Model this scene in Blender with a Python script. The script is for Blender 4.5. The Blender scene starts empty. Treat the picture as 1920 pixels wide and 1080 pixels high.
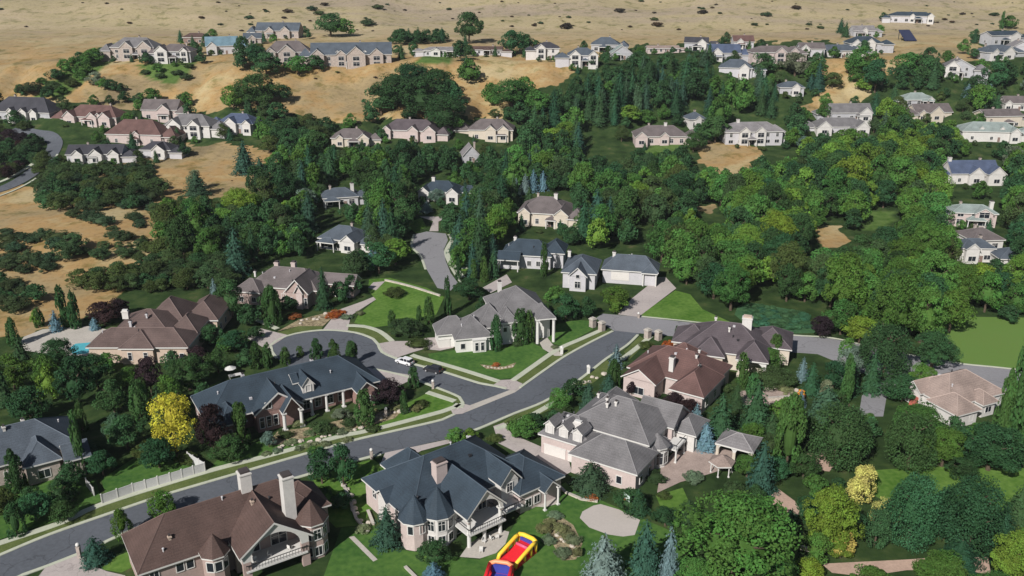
import bpy, math, random
from mathutils import Vector, Matrix, noise
R = math.radians
C = bpy.context.scene.collection
SC = bpy.context.scene
rnd = random.Random(7)

# ---------------------------------------------------------------- camera, sky, sun
F = 1700.0; PITCH = R(20.5); CAMH = 98.0
cam = bpy.data.objects.new('camera', bpy.data.cameras.new('camera'))
C.objects.link(cam); SC.camera = cam
cam.location = (0, 0, CAMH); cam.rotation_euler = (R(90) - PITCH, 0, 0)
cam.data.sensor_width = 36; cam.data.lens = F / 1920 * 36
cam.data.clip_start = 1; cam.data.clip_end = 9000
w = bpy.data.worlds.new('World'); SC.world = w; w.use_nodes = True
nt = w.node_tree
sky = nt.nodes.new('ShaderNodeTexSky'); sky.sky_type = 'NISHITA'; sky.sun_disc = False
SUN_EL = 37.0
SDIR = Vector((0.52, 0.855, 0)).normalized()      # ground direction in which shadows fall
sky.sun_elevation = R(SUN_EL); sky.sun_rotation = math.atan2(-SDIR.x, -SDIR.y)
nt.links.new(sky.outputs[0], nt.nodes['Background'].inputs[0])
nt.nodes['Background'].inputs[1].default_value = 0.044
sl = bpy.data.lights.new('sun', 'SUN'); sl.energy = 4.9; sl.angle = R(0.5); sl.color = (1, .96, .905)
sun = bpy.data.objects.new('sun', sl); C.objects.link(sun)
sd = Vector((SDIR.x * math.cos(R(SUN_EL)), SDIR.y * math.cos(R(SUN_EL)), -math.sin(R(SUN_EL))))
sun.rotation_euler = sd.to_track_quat('-Z', 'Y').to_euler(); sun.location = (-200, -100, 300)
SC.view_settings.view_transform = 'Standard'; SC.view_settings.look = 'None'
SC.view_settings.exposure = 0.20; SC.view_settings.gamma = 1
SC.cycles.max_bounces = 5; SC.cycles.diffuse_bounces = 2; SC.cycles.glossy_bounces = 2
SC.cycles.transmission_bounces = 3; SC.cycles.volume_bounces = 0; SC.cycles.caustics_reflective = False

# ---------------------------------------------------------------- terrain and pixel picking
PROF = [(0, 0), (340, 0), (375, 2.5), (415, 6), (445, 10), (485, 21), (527, 37), (600, 40), (690, 43), (800, 62), (1000, 105), (1400, 190), (2600, 420)]
def sm(a): a = max(0, min(1, a)); return a * a * (3 - 2 * a)
def gauss(x, y, cx, cy, sx, sy): return math.exp(-((x - cx) / sx) ** 2 - ((y - cy) / sy) ** 2)
def hz(x, y):
    z = 0
    for (a, za), (b, zb) in zip(PROF, PROF[1:]):
        if y < b: z = za + (zb - za) * (y - a) / (b - a); break
    else: z = PROF[-1][1]
    if y > 240:
        k = sm((y - 240) / 60)
        z += k * 5.5 * gauss(x, y, -150, 318, 55, 45) * sm((-62 - x) / 40)              # left knoll
        if y > 400:
            n = noise.noise(Vector((x / 46, y / 46, 3.1))) * 3.4 + noise.noise(Vector((x / 17, y / 17, 1.1))) * 1.2
            z += n * sm((y - 400) / 60) * (1 if y < 560 else .5)
        if y > 430:
            g_ = abs(noise.noise(Vector((x / 26, y / 75, 5.5)))) * 7 + abs(noise.noise(Vector((x / 11, y / 40, 2.5)))) * 2.2
            z += (g_ - 2) * sm((y - 430) / 40) * sm((545 - y) / 40)
        if y > 680: z += noise.noise(Vector((x / 120, y / 120, 7))) * 11 * sm((y - 680) / 100) + noise.noise(Vector((x / 45, y / 60, 2))) * 2.5 * sm((y - 680) / 60)
    return z
CP, SP = math.cos(PITCH), math.sin(PITCH)
def at(px, py, dz=0.0):
    u = (px - 960) / F; v = (540 - py) / F
    r = (u, CP + v * SP, -SP + v * CP)
    t = 60.0
    while t < 2400:
        if CAMH + r[2] * t < hz(r[0] * t, r[1] * t) + dz: break
        t += 6
    a, b = t - 6, t
    for _ in range(18):
        m = (a + b) / 2
        if CAMH + r[2] * m < hz(r[0] * m, r[1] * m) + dz: b = m
        else: a = m
    return Vector((r[0] * b, r[1] * b, hz(r[0] * b, r[1] * b)))
def pxm(p):                                                          # pixels per metre at a point
    return F / (p.y * CP - (p.z - CAMH) * SP)
def project(p):
    d = p.y * CP - (p.z - CAMH) * SP; v = p.y * SP + (p.z - CAMH) * CP
    return 960 + F * p.x / d, 540 - F * v / d
def inpoly(x, y, poly):
    c = False; j = len(poly) - 1
    for i in range(len(poly)):
        xi, yi = poly[i]; xj, yj = poly[j]
        if (yi > y) != (yj > y) and x < (xj - xi) * (y - yi) / (yj - yi) + xi: c = not c
        j = i
    return c

# ---------------------------------------------------------------- tags
def tag(o, label=None, cat=None, group=None, kind=None):
    if label: o['label'] = label
    if cat: o['category'] = cat
    if group: o['group'] = group
    if kind: o['kind'] = kind
    return o
def empty(name, loc, rz=0, parent=None):
    o = bpy.data.objects.new(name, None); C.objects.link(o); o.location = loc; o.rotation_euler = (0, 0, rz)
    o.empty_display_size = .5
    if parent: o.parent = parent
    return o

# ---------------------------------------------------------------- materials
MATS = {}
def newmat(name):
    m = bpy.data.materials.new(name); m.use_nodes = True
    n = m.node_tree.nodes; b = n['Principled BSDF']
    return m, n, m.node_tree.links, b
def mat(name, col, rough=.85, var=.18, sc=.6, fine=3.0, col2=None, spec=.3, metal=0, courses=0):
    if name in MATS: return MATS[name]
    m, n, l, b = newmat(name)
    b.inputs['Roughness'].default_value = rough; b.inputs['Specular IOR Level'].default_value = spec
    b.inputs['Metallic'].default_value = metal
    tc = n.new('ShaderNodeTexCoord'); co = tc.outputs['Object']
    a = n.new('ShaderNodeTexNoise'); a.inputs['Scale'].default_value = sc; a.inputs['Detail'].default_value = 5
    f = n.new('ShaderNodeTexNoise'); f.inputs['Scale'].default_value = fine; f.inputs['Detail'].default_value = 3
    l.new(co, a.inputs['Vector']); l.new(co, f.inputs['Vector'])
    ad = n.new('ShaderNodeMath'); ad.operation = 'ADD'; l.new(a.outputs[0], ad.inputs[0]); l.new(f.outputs[0], ad.inputs[1])
    mr = n.new('ShaderNodeMapRange'); mr.inputs[1].default_value = .7; mr.inputs[2].default_value = 1.3
    l.new(ad.outputs[0], mr.inputs[0])
    mx = n.new('ShaderNodeMix'); mx.data_type = 'RGBA'
    c1 = [c * (1 - var) for c in col]; c2 = col2 if col2 else [min(1, c * (1 + var)) for c in col]
    mx.inputs[6].default_value = (*c1, 1); mx.inputs[7].default_value = (*c2, 1)
    l.new(mr.outputs[0], mx.inputs[0]); out = mx.outputs[2]
    if courses:
        sx = n.new('ShaderNodeSeparateXYZ'); l.new(co, sx.inputs[0])
        mm = n.new('ShaderNodeMath'); mm.operation = 'MULTIPLY'; mm.inputs[1].default_value = courses; l.new(sx.outputs[2], mm.inputs[0])
        fr = n.new('ShaderNodeMath'); fr.operation = 'FRACT'; l.new(mm.outputs[0], fr.inputs[0])
        gt = n.new('ShaderNodeMapRange'); gt.inputs[1].default_value = .0; gt.inputs[2].default_value = .35
        gt.inputs[3].default_value = .8; gt.inputs[4].default_value = 1; l.new(fr.outputs[0], gt.inputs[0])
        hs = n.new('ShaderNodeMix'); hs.data_type = 'RGBA'; hs.blend_type = 'MULTIPLY'; hs.inputs[0].default_value = 1
        l.new(out, hs.inputs[6]); l.new(gt.outputs[0], hs.inputs[7]); out = hs.outputs[2]
    l.new(out, b.inputs['Base Color'])
    MATS[name] = m; return m
RCAP = {}
def roofm(name, col):
    RCAP['roof_' + name] = mat('ridge_cap_' + name, [c * 1.35 + .01 for c in col], .8, .1)
    return mat('roof_' + name, col, .8, .30, .30, 5, courses=3.2, spec=.25)
RF = dict(
 brown=roofm('brown', (.084, .054, .047)), warm=roofm('warm_brown', (.105, .074, .068)), navy=roofm('navy', (.033, .049, .067)), grey=roofm('grey', (.145, .14, .145)),
 lgrey=roofm('light_grey', (.19, .18, .185)), slate=roofm('slate', (.072, .088, .11)), red=roofm('red_brown', (.115, .066, .06)),
 plum=roofm('plum_brown', (.085, .07, .078)), tan=roofm('tan', (.27, .21, .185)), dark=roofm('dark', (.045, .045, .055)),
 taupe=roofm('taupe', (.125, .107, .107)), blue=roofm('blue', (.065, .085, .14)), teal=roofm('teal', (.13, .21, .26)),
 green=roofm('pale_green_grey', (.22, .26, .25)))
WL = dict(bright=mat('wall_bright', (.64, .63, .60), .8, .05),
 white=mat('wall_white', (.54, .52, .50), .8, .08), pink=mat('wall_pink_brick', (.36, .275, .25), .85, .14, .8, 8), cream=mat('wall_cream', (.52, .46, .385), .8, .08),
 stone=mat('wall_stone', (.36, .31, .28), .9, .25, 1.2, 7), brick=mat('wall_brick', (.27, .17, .15), .9, .2, 1, 8), grey=mat('wall_grey', (.46, .45, .47), .85, .08),
 tan=mat('wall_tan', (.48, .38, .31), .85, .12, .9, 7), blush=mat('wall_blush', (.47, .39, .37), .85, .10), offw=mat('wall_offwhite', (.38, .38, .40), .8, .12), brown=mat('wall_brown', (.2, .14, .12), .9, .2, 1, 8))
TRIM = mat('trim_white', (.58, .57, .55), .6, .05)
DTRIM = mat('trim_dark', (.06, .05, .05), .6, .1)
GLASS = mat('window_glass', (.018, .022, .03), .12, .3, .5, 1, spec=.6)
DARKIN = mat('dark_interior', (.035, .03, .03), .9, .2)
GARAGE = mat('garage_door', (.60, .57, .54), .6, .05)
CONC = mat('concrete', (.42, .39, .35), .9, .12, .25, 2.2)
KERB = mat('kerb_concrete', (.43, .45, .36), .9, .10, .4, 3)
DRIVE = mat('driveway_concrete', (.40, .355, .34), .9, .1, .15, 1.5)
PAVE = mat('patio_paving', (.33, .26, .23), .9, .2, .4, 3)
COURT = mat('court_concrete', (.44, .40, .37), .85, .05, .2, 2)
ASPH = mat('asphalt', (.094, .103, .120), .85, .16, .09, 1.4)
OLDASPH = mat('old_asphalt', (.225, .222, .235), .9, .10, .06, 1.4)
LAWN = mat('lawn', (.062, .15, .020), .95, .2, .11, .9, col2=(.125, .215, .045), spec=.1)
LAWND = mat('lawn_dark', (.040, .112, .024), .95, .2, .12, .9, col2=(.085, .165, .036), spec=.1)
VERGE = mat('verge_grass', (.085, .12, .035), .95, .25, .3, 3, col2=(.12, .15, .05), spec=.1)
REED = mat('reed_grass', (.04, .11, .055), .95, .3, .2, 2.5, col2=(.07, .15, .06), spec=.1)
DRYG = mat('dry_field', (.14, .225, .055), .95, .15, .05, 1.0, col2=(.11, .20, .045), spec=.1)
DIRT = mat('dirt_path', (.42, .30, .24), .95, .15, .3, 2, spec=.1)
MULCH = mat('mulch_bed', (.12, .09, .055), .95, .4, .8, 4, spec=.1, col2=(.42, .35, .22))
BARK = mat('bark', (.10, .075, .055), .95, .3, 2, 8, spec=.1)
PALEBARK = mat('pale_bark', (.35, .32, .27), .95, .2, 2, 8, spec=.1)
WATER = mat('pool_water', (.10, .42, .50), .1, .08, .5, 2, spec=.5)
STONE = mat('garden_stone', (.45, .40, .34), .9, .3, 1, 4)
METAL = mat('dark_metal', (.05, .05, .055), .4, .1, metal=.5)
def cracks(m, sc=.085, wdt=.006, amt=.55):
    n = m.node_tree.nodes; l = m.node_tree.links; b = n['Principled BSDF']; src = b.inputs['Base Color'].links[0].from_socket
    tc = n.new('ShaderNodeTexCoord'); no = n.new('ShaderNodeTexNoise'); no.inputs['Scale'].default_value = .25; no.inputs['Detail'].default_value = 4; l.new(tc.outputs['Object'], no.inputs['Vector'])
    vm = n.new('ShaderNodeVectorMath'); vm.operation = 'SCALE'; vm.inputs['Scale'].default_value = 5; l.new(no.outputs['Color'], vm.inputs[0])
    va = n.new('ShaderNodeVectorMath'); va.operation = 'ADD'; l.new(tc.outputs['Object'], va.inputs[0]); l.new(vm.outputs[0], va.inputs[1])
    vo = n.new('ShaderNodeTexVoronoi'); vo.feature = 'DISTANCE_TO_EDGE'; vo.inputs['Scale'].default_value = sc; l.new(va.outputs[0], vo.inputs['Vector'])
    lt = n.new('ShaderNodeMapRange'); lt.inputs[1].default_value = wdt; lt.inputs[2].default_value = wdt * 1.8; lt.inputs[3].default_value = amt; lt.inputs[4].default_value = 1; l.new(vo.outputs['Distance'], lt.inputs[0])
    mx = n.new('ShaderNodeMix'); mx.data_type = 'RGBA'; mx.blend_type = 'MULTIPLY'; mx.inputs[0].default_value = 1; l.new(src, mx.inputs[6]); l.new(lt.outputs[0], mx.inputs[7]); l.new(mx.outputs[2], b.inputs['Base Color'])
cracks(ASPH, amt=.72); cracks(OLDASPH, .06, .004, .75); cracks(DRIVE, .2, .008, .8)
def leafmat(name, trans=.25, attrcol=False):
    m, n, l, b = newmat(name)
    oi = n.new('ShaderNodeObjectInfo') if not attrcol else n.new('ShaderNodeAttribute');
    if attrcol: oi.attribute_name = 'leafcol'
    at_ = n.new('ShaderNodeAttribute'); at_.attribute_name = 'tint'
    tc = n.new('ShaderNodeTexCoord'); no = n.new('ShaderNodeTexNoise'); no.inputs['Scale'].default_value = 4.5; no.inputs['Detail'].default_value = 2
    l.new(tc.outputs['Object'], no.inputs['Vector'])
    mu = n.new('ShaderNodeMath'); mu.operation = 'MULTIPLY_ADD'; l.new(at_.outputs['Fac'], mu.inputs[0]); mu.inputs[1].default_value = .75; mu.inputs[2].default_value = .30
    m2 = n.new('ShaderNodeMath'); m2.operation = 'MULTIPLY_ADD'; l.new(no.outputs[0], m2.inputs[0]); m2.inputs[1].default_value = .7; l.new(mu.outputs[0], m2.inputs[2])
    hv = n.new('ShaderNodeHueSaturation'); l.new(oi.outputs['Color'], hv.inputs['Color'])
    mh = n.new('ShaderNodeMapRange'); mh.inputs[3].default_value = .475; mh.inputs[4].default_value = .515; l.new(at_.outputs['Fac'], mh.inputs[0]); l.new(mh.outputs[0], hv.inputs['Hue'])
    l.new(m2.outputs[0], hv.inputs['Value'])
    l.new(hv.outputs[0], b.inputs['Base Color']); b.inputs['Roughness'].default_value = .75; b.inputs['Specular IOR Level'].default_value = .15
    tr = n.new('ShaderNodeBsdfTranslucent'); l.new(hv.outputs[0], tr.inputs[0])
    mx = n.new('ShaderNodeMixShader'); mx.inputs[0].default_value = trans
    l.new(b.outputs[0], mx.inputs[1]); l.new(tr.outputs[0], mx.inputs[2]); l.new(mx.outputs[0], n['Material Output'].inputs[0])
    MATS[name] = m; return m
LEAF = leafmat('foliage'); LEAFM = leafmat('foliage_mass', attrcol=True)

# ---------------------------------------------------------------- mesh builder
class MB:
    def __init__(s): s.v = []; s.f = []; s.m = []
    def face(s, pts, m=0):
        b = len(s.v); s.v += [tuple(p) for p in pts]; s.f.append(tuple(range(b, b + len(pts)))); s.m.append(m)
    def box(s, x0, x1, y0, y1, z0, z1, m=0):
        b = len(s.v); s.v += [(x, y, z) for z in (z0, z1) for x, y in ((x0, y0), (x1, y0), (x1, y1), (x0, y1))]
        for q in ((3, 2, 1, 0), (4, 5, 6, 7), (0, 1, 5, 4), (1, 2, 6, 5), (2, 3, 7, 6), (3, 0, 4, 7)): s.f.append(tuple(b + i for i in q)); s.m.append(m)
    def obox(s, c, u, hw, hd, z0, z1, m=0):                           # box along direction u
        v = Vector((-u.y, u.x)); P_ = [(c[0] + a * u.x * hw + b_ * v.x * hd, c[1] + a * u.y * hw + b_ * v.y * hd) for a, b_ in ((-1, -1), (1, -1), (1, 1), (-1, 1))]
        s.prism(P_, z0, z1, m)
    def prism(s, poly, z0, z1, m=0, mt=None, cap=True):
        n = len(poly); b = len(s.v)
        s.v += [(p[0], p[1], z0 + (p[2] if len(p) > 2 else 0)) for p in poly] + [(p[0], p[1], z1 + (p[2] if len(p) > 2 else 0)) for p in poly]
        for i in range(n): j = (i + 1) % n; s.f.append((b + i, b + j, b + n + j, b + n + i)); s.m.append(m)
        if cap:
            s.f.append(tuple(b + n + i for i in range(n))); s.m.append(m if mt is None else mt)
            s.f.append(tuple(b + n - 1 - i for i in range(n))); s.m.append(m)
    def cone(s, x, y, z0, z1, r0, r1, n=12, m=0, rot=0):
        b = len(s.v)
        for z, r in ((z0, r0), (z1, r1)):
            for i in range(n): a = rot + 2 * math.pi * i / n; s.v.append((x + r * math.cos(a), y + r * math.sin(a), z))
        for i in range(n): j = (i + 1) % n; s.f.append((b + i, b + j, b + n + j, b + n + i)); s.m.append(m)
        s.f.append(tuple(b + n + i for i in range(n))); s.m.append(m)
        s.f.append(tuple(b + n - 1 - i for i in range(n))); s.m.append(m)
    def tube(s, pts, r, n=6, m=0):
        pts = [Vector(p) for p in pts]; b = len(s.v)
        for i, p in enumerate(pts):
            d = (pts[min(i + 1, len(pts) - 1)] - pts[max(i - 1, 0)]).normalized()
            a = d.cross(Vector((0, 0, 1)));
            if a.length < .1: a = Vector((1, 0, 0))
            a.normalize(); c = d.cross(a); rr = r[i] if isinstance(r, (list, tuple)) else r
            for k in range(n): t = 2 * math.pi * k / n; s.v.append(tuple(p + a * rr * math.cos(t) + c * rr * math.sin(t)))
        for i in range(len(pts) - 1):
            for k in range(n): j = (k + 1) % n; s.f.append((b + i * n + k, b + i * n + j, b + (i + 1) * n + j, b + (i + 1) * n + k)); s.m.append(m)
        s.f.append(tuple(b + n - 1 - k for k in range(n))); s.m.append(m)
        s.f.append(tuple(b + (len(pts) - 1) * n + k for k in range(n))); s.m.append(m)
    def ball(s, c, r, m=0, n=8, rz=None):
        b = len(s.v); rz = rz or r
        for i in range(n + 1):
            t = math.pi * i / n
            for k in range(n * 2 if 0 < i < n else 1):
                p = math.pi * k / n; s.v.append((c[0] + r * math.sin(t) * math.cos(p), c[1] + r * math.sin(t) * math.sin(p), c[2] + rz * math.cos(t)))
        N = n * 2
        def ix(i, k): return b if i == 0 else (b + 1 + (n - 1) * N if i == n else b + 1 + (i - 1) * N + k % N)
        for i in range(n):
            for k in range(N):
                q = [ix(i, k), ix(i + 1, k), ix(i + 1, k + 1), ix(i, k + 1)]
                q = [a for j, a in enumerate(q) if a not in q[:j]]; s.f.append(tuple(q)); s.m.append(m)
    def mesh(s, name, mats, smooth=False):
        me = bpy.data.meshes.new(name); me.from_pydata(s.v, [], s.f)
        for x in (mats if isinstance(mats, (list, tuple)) else [mats]): me.materials.append(x)
        me.polygons.foreach_set('material_index', s.m)
        if smooth: me.polygons.foreach_set('use_smooth', [True] * len(s.f))
        me.update(); return me
    def build(s, name, mats, parent=None, loc=None, rz=0, smooth=False):
        o = bpy.data.objects.new(name, s.mesh(name, mats, smooth)); C.objects.link(o)
        if parent: o.parent = parent
        if loc is not None: o.location = loc
        if rz: o.rotation_euler = (0, 0, rz)
        return o

# ---------------------------------------------------------------- ground
DRY = [
 [(-300, -50), (2300, -50), (2300, 70), (1830, 60), (1840, 110), (1690, 130), (1640, 120), (1560, 75), (1200, 85), (1120, 105), (1050, 155), (990, 175), (930, 225), (880, 215), (640, 230), (560, 215), (450, 205), (330, 215), (110, 190), (-300, 180)],
 [(-300, 335), (60, 350), (240, 300), (300, 275), (440, 268), (545, 290), (530, 320), (480, 365), (330, 380), (300, 410), (300, 440), (250, 470), (330, 490), (200, 520), (230, 550), (160, 600), (60, 630), (-300, 650)],
 [(1290, 272), (1395, 262), (1430, 285), (1400, 330), (1330, 320)], [(1290, 385), (1350, 380), (1330, 408)],
 [(1532, 422), (1575, 424), (1590, 452), (1560, 466), (1535, 450)],
 [(1520, 110), (1600, 110), (1650, 130), (1700, 112), (1660, 150), (1600, 200), (1500, 205), (1550, 160)],
 [(1515, 185), (1620, 190), (1600, 205), (1520, 205)], [(860, 120), (1060, 115), (1010, 175), (880, 225)]]
GREEN = [[(60, 185), (130, 120), (215, 80), (230, 100), (160, 150), (120, 185)], [(790, 105), (850, 105), (840, 118), (780, 118)],
         [(1220, 272), (1290, 268), (1290, 292), (1190, 300)], [(1625, 395), (1680, 395), (1665, 430), (1620, 430)], [(250, 120), (380, 110), (330, 160), (280, 150)]]
def ground():
    ys = []; y = 40.0
    while y < 1240:
        ys.append(y); y += 3 if y < 560 else (6 if y < 900 else 20)
    xs = []; x = 0.0
    while x < 690: xs.append(x); x += 3 if x < 330 else (12 if x < 500 else 30)
    xs = [-a for a in reversed(xs[1:])] + xs
    V = []; dry = []; grn = []
    for yy in ys:
        for xx in xs:
            z = hz(xx, yy); V.append((xx, yy, z)); px, py = project(Vector((xx, yy, z)))
            j = noise.noise(Vector((xx / 9, yy / 9, 0))) * 16; j2 = noise.noise(Vector((xx / 9, yy / 9, 9))) * 9
            d = 0.0
            if py < 700: d = 1.0 if (yy > 700 or any(inpoly(px + j, py + j2, q) for q in DRY)) else 0.0
            dry.append(d); grn.append(1.0 if any(inpoly(px + j * .4, py + j2 * .4, q) for q in GREEN) else 0.0)
    nx = len(xs); Fc = [(i * nx + j, i * nx + j + 1, (i + 1) * nx + j + 1, (i + 1) * nx + j) for i in range(len(ys) - 1) for j in range(nx - 1)]
    me = bpy.data.meshes.new('ground'); me.from_pydata(V, [], Fc)
    for nm, L in (('dry', dry), ('green', grn)):
        a = me.attributes.new(nm, 'FLOAT', 'POINT'); a.data.foreach_set('value', L)
    me.polygons.foreach_set('use_smooth', [True] * len(Fc))
    m, n, l, b = newmat('ground_soil_and_grass'); b.inputs['Roughness'].default_value = 1; b.inputs['Specular IOR Level'].default_value = .05
    tc = n.new('ShaderNodeTexCoord')
    def nz(s, d=6, sx=1, sy=1):
        mp = n.new('ShaderNodeMapping'); mp.inputs['Scale'].default_value = (sx, sy, 1); l.new(tc.outputs['Object'], mp.inputs[0])
        q = n.new('ShaderNodeTexNoise'); q.inputs['Scale'].default_value = s; q.inputs['Detail'].default_value = d; q.inputs['Roughness'].default_value = .62; l.new(mp.outputs[0], q.inputs[0]); return q.outputs[0]
    def ramp(x, st):
        r = n.new('ShaderNodeValToRGB'); e = r.color_ramp.elements
        e[0].position, e[0].color = st[0][0], (*st[0][1], 1); e[1].position, e[1].color = st[-1][0], (*st[-1][1], 1)
        for p, c in st[1:-1]: k = e.new(p); k.color = (*c, 1)
        l.new(x, r.inputs[0]); return r.outputs[0]
    def mix(f, a_, b_, bl='MIX'):
        x = n.new('ShaderNodeMix'); x.data_type = 'RGBA'; x.blend_type = bl
        if isinstance(f, float): x.inputs[0].default_value = f
        else: l.new(f, x.inputs[0])
        l.new(a_, x.inputs[6]); l.new(b_, x.inputs[7]); return x.outputs[2]
    def attr(k): q = n.new('ShaderNodeAttribute'); q.attribute_name = k; return q.outputs['Fac']
    dryc = ramp(nz(.022, 8), [(.3, (.2, .155, .095)), (.43, (.32, .24, .135)), (.52, (.35, .225, .105)), (.60, (.40, .31, .175)), (.72, (.42, .345, .22))])
    streak = ramp(nz(.012, 7, .3, 1.5), [(.3, (.25, .205, .165)), (.42, (.32, .26, .195)), (.52, (.35, .29, .18)), (.62, (.385, .31, .215)), (.72, (.30, .265, .165))])
    sep = n.new('ShaderNodeSeparateXYZ'); l.new(tc.outputs['Object'], sep.inputs[0])
    far = n.new('ShaderNodeMapRange'); far.inputs[1].default_value = 540; far.inputs[2].default_value = 700; l.new(sep.outputs[1], far.inputs[0])
    dryc = mix(far.outputs[0], dryc, streak)
    fine = ramp(nz(.5, 5), [(.3, (.62, .6, .58)), (.5, (1, 1, 1)), (.75, (1.0, 1.0, 1.0))])
    tuft = ramp(nz(.12, 7), [(.34, (.45, .52, .34)), (.46, (.95, .97, .9)), (.8, (1, 1, 1))])
    dryc = mix(.8, mix(.7, dryc, fine, 'MULTIPLY'), tuft, 'MULTIPLY')
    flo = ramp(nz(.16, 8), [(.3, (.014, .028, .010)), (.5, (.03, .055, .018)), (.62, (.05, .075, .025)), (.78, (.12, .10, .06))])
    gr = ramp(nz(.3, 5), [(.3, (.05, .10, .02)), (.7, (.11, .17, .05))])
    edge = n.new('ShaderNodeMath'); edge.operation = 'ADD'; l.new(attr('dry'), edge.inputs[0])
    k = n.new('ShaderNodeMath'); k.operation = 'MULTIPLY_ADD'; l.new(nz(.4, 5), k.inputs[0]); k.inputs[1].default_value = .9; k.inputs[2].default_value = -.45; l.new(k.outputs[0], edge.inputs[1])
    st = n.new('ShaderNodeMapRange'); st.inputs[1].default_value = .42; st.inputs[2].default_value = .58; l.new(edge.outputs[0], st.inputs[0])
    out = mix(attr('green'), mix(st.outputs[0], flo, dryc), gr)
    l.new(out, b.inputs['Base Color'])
    bp = n.new('ShaderNodeBump'); bp.inputs['Strength'].default_value = .3; bp.inputs['Distance'].default_value = .8; l.new(nz(.25, 8), bp.inputs['Height']); l.new(bp.outputs[0], b.inputs['Normal'])
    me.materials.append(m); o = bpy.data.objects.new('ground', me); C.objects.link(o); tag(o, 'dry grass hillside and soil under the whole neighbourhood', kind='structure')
ground()

# flat sheets and ribbons given by outline points in the street plane
def sheet(name, pts, m, z=.02, h=None, label=None):
    mb = MB(); P_ = [at(*p) for p in pts]
    P_ = [(p.x, p.y) for p in P_]
    a = sum(P_[i][0] * P_[(i + 1) % len(P_)][1] - P_[(i + 1) % len(P_)][0] * P_[i][1] for i in range(len(P_)))
    if a < 0: P_.reverse()
    if h: mb.prism(P_, -.05, h)
    else: mb.face([(x, y, z) for x, y in P_])
    return tag(mb.build(name, m), label, kind='structure')
def smooth_line(P_, step=2.0):
    out = []
    for i in range(len(P_) - 1):
        p0, p1, p2, p3 = P_[max(i - 1, 0)], P_[i], P_[i + 1], P_[min(i + 2, len(P_) - 1)]
        n = max(1, int((p2 - p1).length / step))
        for k in range(n):
            t = k / n
            out.append(.5 * ((2 * p1) + (p2 - p0) * t + (2 * p0 - 5 * p1 + 4 * p2 - p3) * t * t + (3 * p1 - p0 - 3 * p2 + p3) * t ** 3))
    return out + [P_[-1]]
def ribbon(name, pts, wd, m, h=.13, drape=False, label=None, curve=True, z0=-.05):
    P_ = [at(*p) for p in pts]
    if curve: P_ = smooth_line(P_)
    mb = MB(); S = []
    for i, p in enumerate(P_):
        d = (P_[min(i + 1, len(P_) - 1)] - P_[max(i - 1, 0)]); d.z = 0; d.normalize(); nn = Vector((-d.y, d.x, 0)) * wd / 2
        S.append((p + nn, p - nn))
    for (a, b), (c, d) in zip(S, S[1:]):
        za = [hz(q.x, q.y) if drape else 0 for q in (a, b, d, c)]
        mb.prism([(q.x, q.y, zz) for q, zz in zip((a, b, d, c), za)], z0, h)
    return tag(mb.build(name, m), label, kind='structure')

# asphalt
sheet('road', [(-120, 1095), (0, 1041), (94, 1002), (214, 960.5), (278, 938), (325, 923), (500, 872), (580, 848), (655, 828), (740, 808), (830, 787), (856, 773), (972, 728), (1020, 695), (1058, 669), (1105, 643), (1151, 620), (1199, 625), (1175, 647), (1138, 672), (1105, 698), (1072, 722), (1019, 754), (963, 776), (900, 803), (840, 823), (816, 828), (725, 849), (663, 865), (560, 895), (450, 927), (292, 977), (205, 1013), (150, 1038), (86, 1063), (-60, 1130)], ASPH, .020, label='dark asphalt main street curving through the neighbourhood')
sheet('cul_de_sac_road', [(508, 650), (517, 640), (539, 630), (572, 622.5), (617, 619), (667, 624), (700, 636), (709, 646), (718, 661), (742, 672), (780, 684), (830, 697), (900, 719), (930, 724), (965, 731), (858, 772), (868, 757), (861, 745), (823, 729), (761, 706), (700, 692), (670, 690), (640, 700), (600, 704), (550, 692), (520, 672)], ASPH, .026, label='dark asphalt cul-de-sac with a round turning end')
sheet('old_road', [(1118, 596), (1130, 588), (1197, 594), (1328, 608), (1472, 628), (1561, 635), (1650, 655), (1789, 681), (1881, 691), (2060, 712), (2060, 758), (1880, 737), (1790, 728), (1660, 716), (1600, 692), (1533, 664), (1475, 660), (1278, 632), (1199, 625), (1151, 620), (1128, 606)], OLDASPH, .014, label='pale grey road running right past the big lawn')
sheet('upper_cul_de_sac', [(776, 440), (800, 434), (836, 438), (840, 450), (832, 468), (836, 490), (845, 512), (858, 530), (845, 545), (820, 540), (800, 505), (790, 480), (772, 462)], OLDASPH, .018, label='pale asphalt turning circle among the trees')
sheet('private_drive', [(1648, 716), (1692, 720), (1682, 736), (1662, 746), (1656, 781), (1610, 781), (1616, 742)], OLDASPH, .022)
ribbon('hill_road', [(-60, 372), (0, 356), (40, 338), (75, 312), (98, 285), (100, 262), (60, 250), (20, 244)], 7, ASPH, .25, drape=True, label='dark road climbing past the houses on the left')
ribbon('hill_sidewalk', [(-60, 356), (0, 342), (40, 322), (66, 304), (76, 288)], 1.8, KERB, .32, drape=True)
ribbon('hill_kerb', [(-60, 382), (0, 368), (52, 345), (84, 322), (108, 290)], .9, KERB, .32, drape=True)
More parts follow.
